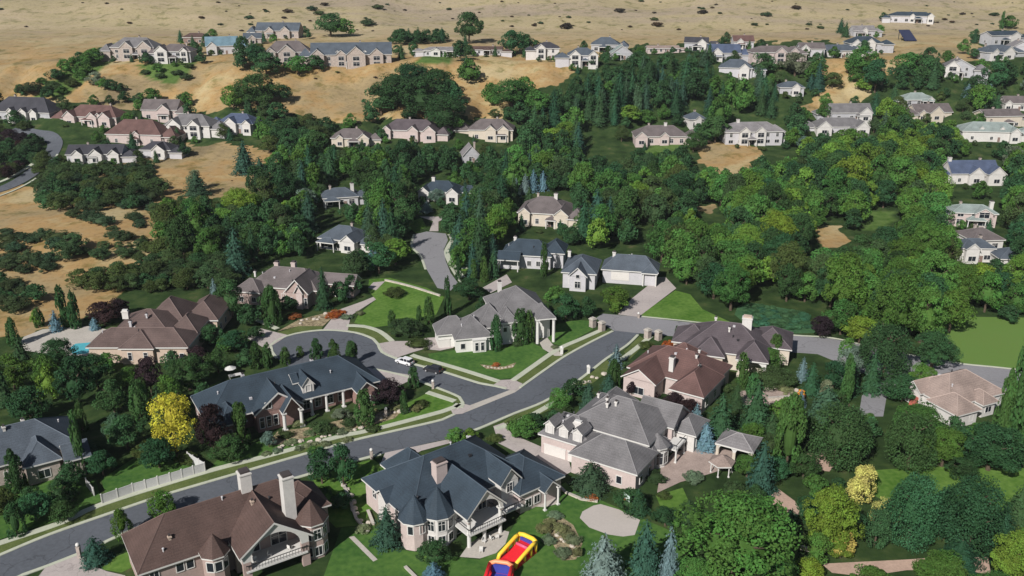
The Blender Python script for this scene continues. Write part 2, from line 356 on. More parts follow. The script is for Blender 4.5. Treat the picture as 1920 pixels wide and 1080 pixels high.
# concrete drives, aprons, gutters
sheet('cross_gutter', [(852, 776), (858, 769), (962, 729), (985, 722), (978, 727), (965, 736), (866, 776)], CONC, .034)
for i, q in enumerate([
  [(845, 769), (868, 757), (886, 762), (868, 776), (850, 778)], [(925, 722), (940, 713), (963, 712), (980, 720), (966, 733), (948, 730)],
  [(700, 557), (681, 565), (636, 581), (606, 618), (620, 619), (652, 620), (658, 592), (705, 562)],
  [(463, 634), (488, 616), (512, 622), (541, 629), (508, 650), (500, 656)],
  [(708, 645), (735, 640), (770, 640), (774, 661), (742, 672), (716, 661)],
  [(768, 641), (800, 634), (836, 632), (852, 652), (825, 658), (795, 655), (774, 661)],
  [(1235, 520), (1248, 520), (1268, 541), (1197, 595), (1158, 590), (1185, 560)],
  [(925, 800), (945, 793), (960, 815), (1000, 832), (1030, 845), (1066, 862), (1072, 885), (1048, 897), (1000, 865), (935, 832)],
  [(714, 869), (722, 850), (735, 847), (852, 822), (846, 831), (790, 846), (745, 870)],
  [(150, 1039), (175, 1062), (200, 1072), (235, 1080), (240, 1110), (50, 1110), (86, 1064)],
  [(686, 690), (770, 704), (765, 716), (735, 730), (690, 712)],
  [(690, 540), (700, 530), (722, 528), (705, 545)], [(905, 540), (950, 515), (960, 530), (920, 550)]]):
    sheet('driveway', q, DRIVE, .084 + i * .004)
sheet('upper_driveway', [(805, 434), (812, 415), (784, 405), (785, 398), (815, 398), (840, 402), (835, 410), (822, 416), (822, 434)], DRIVE, .11)
sheet('patio', [(1232, 925), (1240, 872), (1262, 850), (1300, 838), (1345, 838), (1375, 845), (1370, 875), (1335, 888), (1275, 905)], PAVE, .11, label='pink paved terrace behind the grey-roofed house')
sheet('basketball_court', [(1087, 972), (1092, 960), (1112, 949), (1126, 946), (1160, 956), (1200, 976), (1190, 1004), (1168, 1007), (1140, 1003), (1105, 990)], COURT, .11, label='pale rounded concrete sports pad on the back lawn')
sheet('lower_patio', [(862, 1045), (880, 1020), (930, 992), (955, 998), (948, 1020), (930, 1038), (900, 1048)], CONC, .11)
sheet('round_patio', [(985, 940), (1010, 925), (1035, 922), (1048, 934), (1044, 946), (1020, 952), (995, 950)], CONC, .12)
sheet('dirt_path', [(1540, 1058), (1640, 1053), (1700, 1050), (1760, 1046), (1852, 1045), (1858, 1078), (1800, 1070), (1700, 1070), (1620, 1082), (1560, 1075)], DIRT, .11)
sheet('pool_deck', [(30, 655), (45, 632), (80, 618), (165, 612), (240, 625), (220, 662), (165, 668), (110, 668)], CONC, .11)
sheet('swimming_pool', [(128, 655), (142, 645), (178, 642), (185, 655), (160, 664), (138, 666)], WATER, .12, label='turquoise swimming pool beside the brown house')
sheet('footpath', [(1010, 640), (1025, 632), (1035, 645), (1045, 655), (1055, 668), (1040, 668), (1018, 655)], CONC, .13)
sheet('garden_path', [(654, 1008), (664, 1006), (708, 1050), (700, 1054)], CONC, .12)
sheet('gravel_yard', [(1440, 935), (1460, 918), (1490, 940), (1505, 965), (1470, 972)], DIRT, .11)
sheet('gravel_yard', [(1500, 855), (1540, 845), (1570, 865), (1555, 885), (1510, 880)], DIRT, .11)
sheet('garden_terrace', [(1380, 735), (1440, 728), (1500, 732), (1498, 752), (1440, 762), (1390, 760)], PAVE, .11)
# lawns and verges
LW = [
 (LAWN, [(692, 524), (730, 521), (800, 540), (833, 557), (818, 590), (770, 606), (700, 614), (664, 606), (672, 590), (705, 562), (690, 545)]),
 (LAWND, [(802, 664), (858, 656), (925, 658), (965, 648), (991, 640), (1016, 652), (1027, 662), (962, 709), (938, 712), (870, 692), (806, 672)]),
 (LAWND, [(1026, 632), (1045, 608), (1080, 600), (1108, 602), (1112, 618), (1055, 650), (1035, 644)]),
 (LAWN, [(1197, 593), (1266, 545), (1294, 552), (1317, 580), (1367, 603), (1372, 610), (1328, 608)]),
 (REED, [(1377, 590), (1383, 575), (1410, 568), (1510, 585), (1530, 625), (1480, 626), (1400, 610)]),
 (DRYG, [(1730, 600), (1800, 594), (2060, 598), (2060, 708), (1881, 690), (1789, 680), (1795, 650), (1760, 625)]),
 (LAWN, [(1600, 885), (1740, 875), (2000, 880), (2050, 980), (1880, 985), (1700, 965), (1640, 930)]),
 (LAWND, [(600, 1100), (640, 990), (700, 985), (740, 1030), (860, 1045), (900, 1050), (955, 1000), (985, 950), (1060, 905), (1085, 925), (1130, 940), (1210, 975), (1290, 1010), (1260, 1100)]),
 (LAWN, [(580, 905), (640, 875), (700, 862), (725, 880), (712, 930), (680, 985), (630, 990), (590, 950)]),
 (LAWN, [(700, 800), (760, 758), (800, 738), (852, 755), (846, 768), (770, 786), (706, 803)]),
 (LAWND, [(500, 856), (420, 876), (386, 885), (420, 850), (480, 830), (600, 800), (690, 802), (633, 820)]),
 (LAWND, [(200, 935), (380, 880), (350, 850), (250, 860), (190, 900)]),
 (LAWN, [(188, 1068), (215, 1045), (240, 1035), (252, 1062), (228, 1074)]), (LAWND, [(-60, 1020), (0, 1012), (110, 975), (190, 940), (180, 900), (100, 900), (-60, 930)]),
 (VERGE, [(768, 668), (780, 671), (860, 694), (938, 717), (925, 722), (900, 719), (830, 697), (780, 684), (745, 672)]),
 (VERGE, [(966, 712), (1047, 656), (1124, 622), (1149, 621), (1058, 669), (980, 720)]),
 (VERGE, [(-60, 1044), (0, 1022), (117, 982), (192, 949), (386, 888), (500, 858), (633, 822), (700, 808), (830, 774), (848, 768), (850, 776), (830, 787), (655, 828), (500, 872), (325, 923), (214, 960), (94, 1002), (0, 1041), (-60, 1066)]),
 (VERGE, [(800, 736), (815, 728), (861, 745), (866, 757), (853, 755)]), (VERGE, [(520, 624), (560, 612), (606, 610), (603, 618), (572, 622), (539, 630)]),
 (VERGE, [(652, 614), (690, 615), (735, 636), (730, 642), (709, 645), (700, 636), (667, 624), (652, 621)]),
 (VERGE, [(963, 779), (1019, 757), (1072, 726), (1138, 675), (1150, 690), (1110, 720), (1050, 760), (975, 795), (925, 802)]),
 (VERGE, [(1170, 660), (1199, 630), (1215, 640), (1200, 655), (1180, 675)]),
 (LAWN, [(835, 470), (860, 470), (885, 490), (878, 510), (850, 505)]), (LAWN, [(760, 420), (790, 408), (800, 425), (780, 438)]), (LAWN, [(826, 420), (850, 412), (860, 430), (842, 440)]),
 (LAWND, [(1385, 690), (1440, 690), (1500, 720), (1470, 735), (1400, 730)]), (LAWN, [(1230, 930), (1280, 915), (1300, 960), (1250, 980)]),
 (LAWN, [(100, 245), (190, 246), (190, 262), (120, 262)]) ]
for i, (m, q) in enumerate(LW):
    if i == len(LW) - 1: continue
    sheet('lawn' if m not in (VERGE, REED) else ('grass_verge' if m is VERGE else 'reed_bed'), q, m, .062 + .004 * (i % 3) if m is not VERGE else .08)
sheet('mulch_bed', [(500, 835), (520, 810), (590, 800), (690, 775), (760, 765), (740, 785), (690, 800), (600, 815), (520, 835)], MULCH, .10)
sheet('mulch_bed', [(560, 600), (600, 590), (640, 580), (606, 612), (560, 612), (520, 622)], MULCH, .10)
sheet('mulch_bed', [(900, 684), (945, 688), (968, 680), (962, 690), (935, 694), (912, 692)], MULCH, .10)
sheet('mulch_bed', [(1020, 975), (1045, 965), (1075, 985), (1092, 1020), (1080, 1050), (1055, 1052), (1030, 1010)], MULCH, .10)
sheet('grass_verge', [(1335, 609), (1372, 604), (1400, 612), (1480, 625), (1500, 630), (1472, 627)], VERGE, .085)
# kerbs, sidewalks
KB = [[(-60, 1066), (0, 1041), (94, 1002), (214, 960), (278, 938), (325, 923), (500, 872), (655, 828), (740, 808), (830, 787), (852, 777)],
      [(505, 650), (517, 640), (539, 630), (572, 622.5), (617, 619), (667, 624), (700, 636), (709, 646), (716, 660), (742, 672), (780, 684), (830, 697), (900, 719), (928, 724), (950, 729)],
      [(975, 727), (1020, 695), (1058, 669), (1105, 643), (1149, 621)], [(700, 692), (761, 706), (823, 729), (861, 745), (868, 756), (866, 765)],
      [(-60, 1130), (44, 1078), (86, 1063), (150, 1038)], [(195, 1018), (205, 1013), (292, 977), (450, 927), (560, 895), (663, 865), (714, 852)],
      [(852, 820), (900, 803), (963, 776), (1019, 754), (1072, 722), (1105, 698), (1138, 672), (1175, 648), (1196, 628)],
      [(1199, 593), (1328, 607), (1472, 627), (1561, 634), (1650, 654), (1789, 680), (1881, 690), (2060, 711)], [(519, 672), (510, 660), (508, 650)],
      [(841, 440), (846, 452), (835, 470), (840, 490), (852, 512), (868, 535)], [(776, 440), (772, 462), (788, 480), (798, 505)]]
for q in KB: ribbon('kerb', q, .75 if q[0] != (1199, 593) else .5, KERB, .14)
SW = [[(-60, 1040), (0, 1019), (117, 980), (192, 946), (386, 885.5), (500, 856), (633, 820), (700, 806), (830, 772), (852, 764), (860, 758)],
      [(772, 666), (780, 669), (860, 692), (936, 716)], [(962, 714), (1000, 687), (1047, 655), (1090, 636), (1124, 621)], [(801, 736), (853, 753)],
      [(650, 611), (680, 612), (712, 622), (735, 640)], [(480, 600), (505, 610), (520, 617)], [(1220, 631), (1205, 644), (1185, 660), (1165, 675)], [(855, 765), (868, 758)],
      [(850, 448), (838, 470), (848, 495), (868, 520)], [(848, 505), (880, 502)], [(930, 805), (985, 785), (1040, 755), (1085, 728)]]
for q in SW: ribbon('sidewalk', q, 1.5, KERB, .155)

# ---------------------------------------------------------------- trees
import numpy as np
def crown_mesh(name, kind, n, s, seed):
    g = np.random.default_rng(seed); Cn = []; Nn = []; T = []
    if kind in ('round', 'tall', 'scrub', 'open', 'column'):
        ncl = {'round': 34, 'tall': 40, 'scrub': 34, 'open': 26, 'column': 44}[kind]; big = n > 5000; ncl = int(ncl * (2.2 if big else 1)); rk = .72 if big else 1
        cl = []
        for i in range(ncl):
            d = g.normal(size=3); d /= np.linalg.norm(d)
            if kind == 'round':
                if d[2] < -.8: d[2] *= -1
                rr = .35 * g.uniform(.45, 1.22); c = np.array([d[0] * rr, d[1] * rr, .50 + d[2] * .32 * g.uniform(.75, 1.15)]); r = g.uniform(.075, .20) * rk
            elif kind == 'tall':
                t = g.uniform(0, 1); z = .16 + .72 * t; q = .36 * math.sin(math.pi * (.22 + .66 * t)) ; a = g.uniform(0, 6.28); q *= g.uniform(.65, 1.1); c = np.array([q * math.cos(a), q * math.sin(a), z]); r = g.uniform(.10, .17)
            elif kind == 'scrub':
                a = g.uniform(0, 6.28); q = .42 * math.sqrt(g.uniform(0, 1)); c = np.array([q * math.cos(a), q * math.sin(a), .25 + .48 * (1 - q / .42) * g.uniform(.2, 1.1) + g.uniform(-.08, .12)]); r = g.uniform(.07, .19)
            elif kind == 'open':
                t = g.uniform(0, 1); z = .3 + .6 * t; q = .36 * math.sin(math.pi * (.2 + .7 * t)) * g.uniform(.3, 1.1); a = g.uniform(0, 6.28); c = np.array([q * math.cos(a), q * math.sin(a), z]); r = g.uniform(.07, .13)
            else:
                t = g.uniform(0, 1); z = .05 + .83 * t; q = .33 * math.sin(math.pi * (.32 + .60 * t)) ** .8 * g.uniform(.8, 1.05); a = g.uniform(0, 6.28); c = np.array([q * math.cos(a), q * math.sin(a), z]); r = g.uniform(.09, .16)
            cl.append((c, r, g.uniform(0, 1)))
        if kind in ('round', 'tall'):
            for i in range(5): a = g.uniform(0, 6.28); q = g.uniform(0, .14); cl.append((np.array([q * math.cos(a), q * math.sin(a), .80 + g.uniform(-.04, .07)]), g.uniform(.10, .17), g.uniform(0, 1)))
        ctr = np.array([0, 0, .5])
        per = max(6, n // ncl)
        for c, r, tn in cl:
            d = g.normal(size=(per, 3)); d /= np.linalg.norm(d, axis=1)[:, None]
            out = c - ctr; out[2] = out[2] * .8 + .12; out /= (np.linalg.norm(out) + 1e-6)
            flip = (d @ out) < -.35; d[flip] *= -1
            rz = r * (.75 if kind in ('round', 'scrub') else 1.1)
            p = c + d * np.array([r, r, rz]) * g.uniform(.75, 1.12, (per, 1))
            nn = d * .75 + np.array([0, 0, .35]) + g.normal(size=(per, 3)) * .55
            Cn.append(p); Nn.append(nn); T.append(np.full(per, tn * .55) + g.uniform(0, .45, per))
    elif kind == 'spruce':
        tiers = 12
        for k in range(tiers):
            t = (k + .3) / tiers; R0 = .52 * (1 - t) ** .56 + .015; nb = max(5, int(15 * (1 - t) + 4)); m = max(3, int(n / tiers * (1 - t) * 2 / nb))
            for b in range(nb):
                a = 2 * math.pi * b / nb + g.uniform(-.25, .25) + k; L = R0 * g.uniform(.62, 1.12); tn = g.uniform(0, .5)
                q = L * np.sqrt(g.uniform(.04, 1, m)); aa = a + g.normal(size=m) * .11
                z = .08 + .9 * t - (q / .5) * .10 + g.normal(size=m) * .008 + .06 * g.uniform(0, .6)
                Cn.append(np.stack([q * np.cos(aa), q * np.sin(aa), z], 1))
                Nn.append(np.stack([np.cos(aa) * .55, np.sin(aa) * .55, np.full(m, .8)], 1) + g.normal(size=(m, 3)) * .28); T.append(tn + g.uniform(0, .5, m))
        Cn.append(np.array([[0, 0, .985], [0, 0, .96]])); Nn.append(np.array([[1, 0, .2], [0, 1, .2]])); T.append(np.array([.5, .5]))
    Cn = np.concatenate(Cn); Nn = np.concatenate(Nn); T = np.concatenate(T)
    Nn /= np.linalg.norm(Nn, axis=1)[:, None]; N = len(Cn)
    up = g.normal(size=(N, 3)); A = np.cross(Nn, up); A /= np.linalg.norm(A, axis=1)[:, None]; B = np.cross(Nn, A)
    sz = s * g.uniform(.65, 1.3, (N, 1)); asp = g.uniform(.6, 1.0, (N, 1))
    V = np.stack([Cn - A * sz * .5, Cn - B * sz * .5 * asp, Cn + A * sz * .5, Cn + B * sz * .5 * asp], 1).reshape(-1, 3)
    Fa = [tuple(range(4 * i, 4 * i + 4)) for i in range(N)]; V = [tuple(v) for v in V]; T = list(T)
    # inner mass of twigs and leaves
    mb = MB()
    if kind == 'spruce': mb.cone(0, 0, .10, .9, .33, .02, 9)
    elif kind == 'column': mb.ball((0, 0, .45), .19, 0, 6, .32)
    elif kind == 'tall': mb.ball((0, 0, .50), .19, 0, 6, .22)
    elif kind == 'open': mb.ball((0, 0, .6), .12, 0, 5, .22)
    elif kind == 'scrub': mb.ball((0, 0, .30), .30, 0, 6, .22)
    else: mb.ball((0, 0, .42), .22, 0, 6, .18)
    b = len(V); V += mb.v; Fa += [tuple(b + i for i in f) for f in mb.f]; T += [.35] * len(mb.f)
    me = bpy.data.meshes.new(name); me.from_pydata(V, [], Fa); me.materials.append(LEAF)
    a = me.attributes.new('tint', 'FLOAT', 'FACE'); a.data.foreach_set('value', T); me.update(); return me
CROWN = {}
for kind, vs in (('round', 6), ('tall', 3), ('scrub', 2), ('open', 2), ('column', 2), ('spruce', 3)):
    for v in range(vs):
        for lod, (n, s) in enumerate(((11000, .026), (3800, .044), (1500, .068))):
            if kind in ('open',): n = int(n * .5)
            if kind == 'spruce': n = int(n * 1.0)
            CROWN[kind, v, lod] = crown_mesh('crown', kind, n, s * (1.25 if kind == 'column' else .95 if kind == 'spruce' else 1), hash((v, lod)) % 999 + len(kind) * 7)
def trunk_mesh(limbs, h0=.55, r=.028):
    mb = MB(); mb.tube([(0, 0, -.03), (.008, 0, .15), (-.006, .008, h0 * .6), (0, 0, h0)], [r * 1.25, r, r * .75, r * .4], 7)
    for k in range(limbs):
        a = k * 2.4; z = h0 * (.45 + .5 * k / max(1, limbs))
        mb.tube([(0, 0, z), (.12 * math.cos(a), .12 * math.sin(a), z + .12), (.27 * math.cos(a), .27 * math.sin(a), z + .24)], [r * .6, r * .4, r * .15], 5)
    return mb
TR = {k: trunk_mesh(l, h, r).mesh('trunk', BARK) for k, l, h, r in (('round', 6, .6, .03), ('tall', 6, .8, .03), ('scrub', 4, .45, .02), ('open', 7, .82, .024), ('column', 0, .8, .03), ('spruce', 0, .93, .022))}
# kind code: (shape, colour, colour word, noun, name, category, height word list)
TK = {
 'g': ('round', (.064, .158, .034), 'mid green', 'broadleaf tree', 'broadleaf_tree', 'tree'),
 'd': ('round', (.033, .090, .033), 'dark green', 'broadleaf tree', 'broadleaf_tree', 'tree'),
 'l': ('round', (.115, .215, .034), 'light yellow-green', 'broadleaf tree', 'broadleaf_tree', 'tree'),
 'o': ('round', (.052, .092, .032), 'olive green', 'oak tree', 'oak_tree', 'tree'),
 'y': ('open', (.58, .53, .055), 'bright golden yellow', 'tree', 'golden_tree', 'tree'),
 'v': ('tall', (.56, .49, .13), 'pale straw yellow', 'tree', 'pale_yellow_tree', 'tree'),
 'p': ('round', (.030, .018, .022), 'dark purple-leaved', 'plum tree', 'plum_tree', 'tree'),
 'w': ('round', (.13, .18, .13), 'silvery green', 'tree', 'silver_tree', 'tree'),
 's': ('spruce', (.034, .092, .042), 'dark green', 'conifer', 'conifer_tree', 'conifer'),
 'j': ('scrub', (.045, .125, .065), 'teal green', 'reed clump', 'reed_clump', 'reeds'),
 'n': ('round', (.078, .175, .032), 'bright green', 'broadleaf tree', 'broadleaf_tree', 'tree'),
 'm': ('tall', (.038, .098, .038), 'deep green', 'fir', 'fir_tree', 'conifer'),
 'e': ('spruce', (.042, .10, .065), 'deep teal-green', 'spruce', 'spruce_tree', 'conifer'),
 'b': ('spruce', (.13, .22, .26), 'blue-grey', 'spruce', 'blue_spruce', 'conifer'),
 'c': ('column', (.040, .10, .03), 'dark green', 'cypress', 'cypress_tree', 'conifer'),
 't': ('column', (.045, .12, .035), 'green', 'poplar', 'poplar_tree', 'tree'),
 'k': ('tall', (.07, .16, .025), 'small green', 'street tree', 'street_tree', 'tree'),
 'z': ('scrub', (.040, .074, .034), 'dark olive', 'scrub oak', 'scrub_oak', 'shrub'),
 'h': ('scrub', (.05, .085, .028), 'green', 'garden shrub', 'shrub', 'shrub'),
 'q': ('scrub', (.15, .19, .10), 'pale green', 'garden shrub', 'shrub', 'shrub'),
 'r': ('scrub', (.32, .11, .03), 'rust orange', 'garden shrub', 'shrub', 'shrub'),
 'u': ('scrub', (.060, .045, .032), 'brown', 'desert bush', 'desert_bush', 'shrub'),
}
TREES = []     # records: base point, width, height, kind, pixel centre
def tree(kind, cx, yb, wp, hp, noclear=True):
    p = at(cx, yb - wp * .12); s = pxm(p)
    dx, dy = math.hypot(p.x, p.y), CAMH - p.z; e = math.atan2(dy, dx)
    W = wp / s * (1.12 if TK[kind][0] == 'spruce' else 1); H = max((hp / s - W * .75 * math.sin(e)) / math.cos(e), W * (.6 if TK[kind][0] == 'scrub' else .75))
    TREES.append((p, W * 1.04, H * 1.02, kind, cx, yb - hp / 2, wp))
def make_trees(recs, labels):
    for i, ((p, W, H, k, cx, cy, wp), lab) in enumerate(zip(recs, labels)):
        shape, col, word, noun, name, cat = TK[k]
        pxw = wp; lod = 0 if pxw > 75 else (1 if pxw > 26 else 2)
        nv = {'round': 6, 'spruce': 3, 'tall': 3}.get(shape, 2)
        me = CROWN[shape, i % nv, lod]
        v = rnd.uniform(.78, 1.25); hj = rnd.uniform(-.16, .22)
        if k in 'gd' : v *= rnd.uniform(.85, 1.15)
        c = (col[0] * v * (1 + hj), col[1] * v, col[2] * v * (1 - hj), 1)
        crown = bpy.data.objects.new('crown', me); C.objects.link(crown); crown.color = c
        if pxw < 15 or shape == 'scrub':
            crown.name = name; root = crown
        else:
            root = bpy.data.objects.new(name, None); C.objects.link(root); root.empty_display_size = .3
            crown.parent = root
            t = bpy.data.objects.new('trunk', TR[shape]); C.objects.link(t); t.parent = root
        root.location = (p.x, p.y, p.z - .05); root.scale = (W, W * rnd.uniform(.9, 1.1), H); root.rotation_euler = (0, 0, rnd.uniform(0, 6.28))
        tag(root, lab[0], cat, lab[1])
# hand placed: kind: (centre x, base y, width, height) in the 1920-pixel frame
HAND = {
'n': [(1375,1112,236,240),(1475,800,60,70),(1410,840,50,60)],
'm': [(1565,884,130,150),(1702,890,98,135),(1702,1034,98,165),(1812,1054,128,185),(1655,722,96,130),(1760,1010,70,110),(1640,1030,60,90)],
'k': [(305,975,52,66),(232,1014,38,68)],
'b': [(178,621,20,30),(404,572,20,54),(1155,692,26,54),(1322,846,44,66),(1305,802,26,52),(1503,716,24,52),(1131,1100,74,124),(1252,1105,44,128),(813,1092,46,50),(106,624,26,48),(1500,765,20,40),
      (968,372,18,40),(985,366,20,42),(1000,362,22,46),(1018,360,20,42),(1812,190,22,32),(1853,188,20,30),(800,400,22,24),(705,492,22,26),(697,500,18,40)],
'e': [(181,1061,54,74),(727,1028,62,100),(1208,1085,66,130),(1425,930,56,120),(1103,770,36,66),(1140,745,34,52),(1107,925,70,82),(1322,832,30,50),(1545,795,70,90),(370,372,48,56),(460,330,46,70),(218,812,46,52),(490,350,40,60)],
'c': [(34,925,42,90),(155,892,24,122),(28,652,28,60),(33,1008,38,74),(265,792,42,88),(482,693,26,56),(503,692,22,52),(536,685,22,38),(563,670,16,24),(594,675,26,44),(627,685,28,52),(661,687,30,52),(685,803,42,80),(455,838,38,90),
      (776,730,24,48),(758,777,18,48),(976,648,36,74),(992,644,26,64),(931,660,28,72),(1025,627,18,58),(1012,622,14,50),(805,610,22,56),(840,594,16,76),(735,613,18,34),(786,603,12,32),(512,614,40,82),(1389,727,26,70),(1452,682,30,60),(1268,635,10,26),(1150,738,30,68),(1020,520,16,66),(908,530,18,50),(660,540,14,30)],
's': [(608,582,28,88),(1195,965,46,64),(1350,828,62,108),(1415,815,62,118),(1905,990,60,100),(1605,850,60,90),(1445,830,40,70),(1380,770,30,60),(1795,1075,80,90),
      (1290,980,50,60),(45,700,50,80),(1660,1000,50,80),(1480,1000,40,60),(1870,1040,70,120)],
'y': [(332,868,94,150)],
'v': [(1615,945,60,84),(1658,992,60,70),(1570,1040,62,60),(620,1,1,1)],
'p': [(285,748,52,92),(1262,775,50,50),(197,617,62,62),(727,764,66,66),(402,858,62,115),(1290,788,44,50),(1537,637,48,54),(1185,745,26,36),(372,690,44,50),(225,602,50,50),(1226,752,20,24)],
't': [(122,616,26,84),(143,618,26,74),(1895,845,56,225),(1475,880,60,150),(1410,747,26,52),(75,615,22,40),(1870,840,40,150)],
'l': [(1550,1042,112,160),(882,832,30,38),(1155,590,40,40),(1610,650,64,70),(1725,748,76,80),(98,760,48,92),(70,615,20,40),(1575,1052,50,34),(1890,1110,90,140),(1105,1,1,1),(450,420,80,60),(420,440,60,50),(480,410,50,50),(1120,475,44,70),(1515,1095,60,60),(540,405,36,30)],
'w': [(640,792,34,28),(505,842,30,40),(1585,724,50,80),(1600,700,30,60),(575,400,44,52),(820,385,30,34),(1548,755,26,50),(368,360,30,44)],
'g': [(28,738,60,86),(205,702,44,48),(855,834,38,42),(1150,585,60,42),(1530,1060,60,80),(1460,1112,70,90),(1718,852,112,120),(1765,884,80,105),(432,665,48,48),(1040,572,42,40),(1048,772,50,54),(985,826,60,36),(965,822,34,40),(1630,1116,70,40),(1440,700,60,50),(1465,800,60,64),(1760,1122,110,46),(240,730,50,50),(1400,900,50,60),(1300,1112,80,90),(590,860,30,30)],
'd': [(604,914,60,90),(645,918,50,100),(505,600,46,70),(540,588,40,40),(638,572,40,50),(590,560,30,40),(660,560,40,50),(150,772,72,120),(60,800,70,90),(110,700,80,70),(185,735,56,86),(357,742,92,94),(240,850,70,90),(300,885,70,80),(440,664,54,50),(462,692,40,48),(410,705,50,60),(435,602,60,92),(395,652,52,52),(430,872,70,62),(640,957,44,40),(815,1066,66,70),(1180,965,62,66),(1247,992,50,54),(1745,702,92,100),(1852,897,132,125),(1060,607,52,64),(1100,600,36,52),(880,568,54,54),(905,590,30,40),(1000,818,46,54),(325,700,40,50),(215,780,60,80),(80,860,50,40),(120,985,60,50),(60,960,50,60),(1075,750,46,50),(700,760,40,40),(1040,800,40,40),(1505,905,60,70),(1560,780,50,60),(1690,760,70,70),(1800,905,60,60),(1700,960,60,60),(600,960,50,60),(1890,610,40,44),(320,790,50,60),(385,770,40,60),(480,640,34,34),(130,840,40,46)],
'h': [(600,816,46,42),(625,813,28,26),(760,635,70,30),(785,656,42,26),(855,656,10,12),(1448,732,82,42),(1211,656,30,22),(124,946,46,50),(1360,737,26,30),(280,860,60,50),(350,870,40,30),(1050,778,40,30),(880,815,20,16),(1010,805,40,26),(930,830,30,24),(1230,905,40,36),(970,650,20,14),(1245,935,26,20),(740,560,40,20),(1570,870,40,26),(655,800,30,24),(700,810,26,20),(790,765,28,18),(535,822,30,20),(1170,690,24,24),(1120,760,26,30),(960,800,22,22)],
'q': [(700,778,22,18),(672,785,20,18),(640,815,24,16),(520,850,20,16),(560,845,18,14),(760,775,20,16),(650,812,20,14),(580,818,24,20),(1150,700,20,14),(1030,985,24,24),(1066,1010,26,24),(545,835,24,16),(575,840,20,16),(560,800,26,22),(665,790,22,20),(610,838,22,14),(740,770,24,18),(780,772,26,16),(1020,1000,30,34),(1050,1000,34,30),(1075,1020,30,30),(1055,1045,34,30),(1030,1020,30,30),(1040,975,30,22),(1083,1045,20,34),(650,830,22,16),(500,855,18,14),(1300,905,40,26),(690,793,22,18),(1040,655,16,12),(650,600,22,14),(675,592,18,16),(590,835,16,12),(1420,720,26,16),(1470,738,30,20),(680,1000,30,22)],
'r': [(625,598,30,18),(1253,660,28,34),(640,590,18,14),(930,688,16,7),(552,600,26,18),(1500,748,18,22),(1110,938,24,12)],
'z': [(30,588,60,40),(262,420,20,12)],
}
for k, L in HAND.items():
    for q in L:
        if q[1] > 10: tree(k, *q)
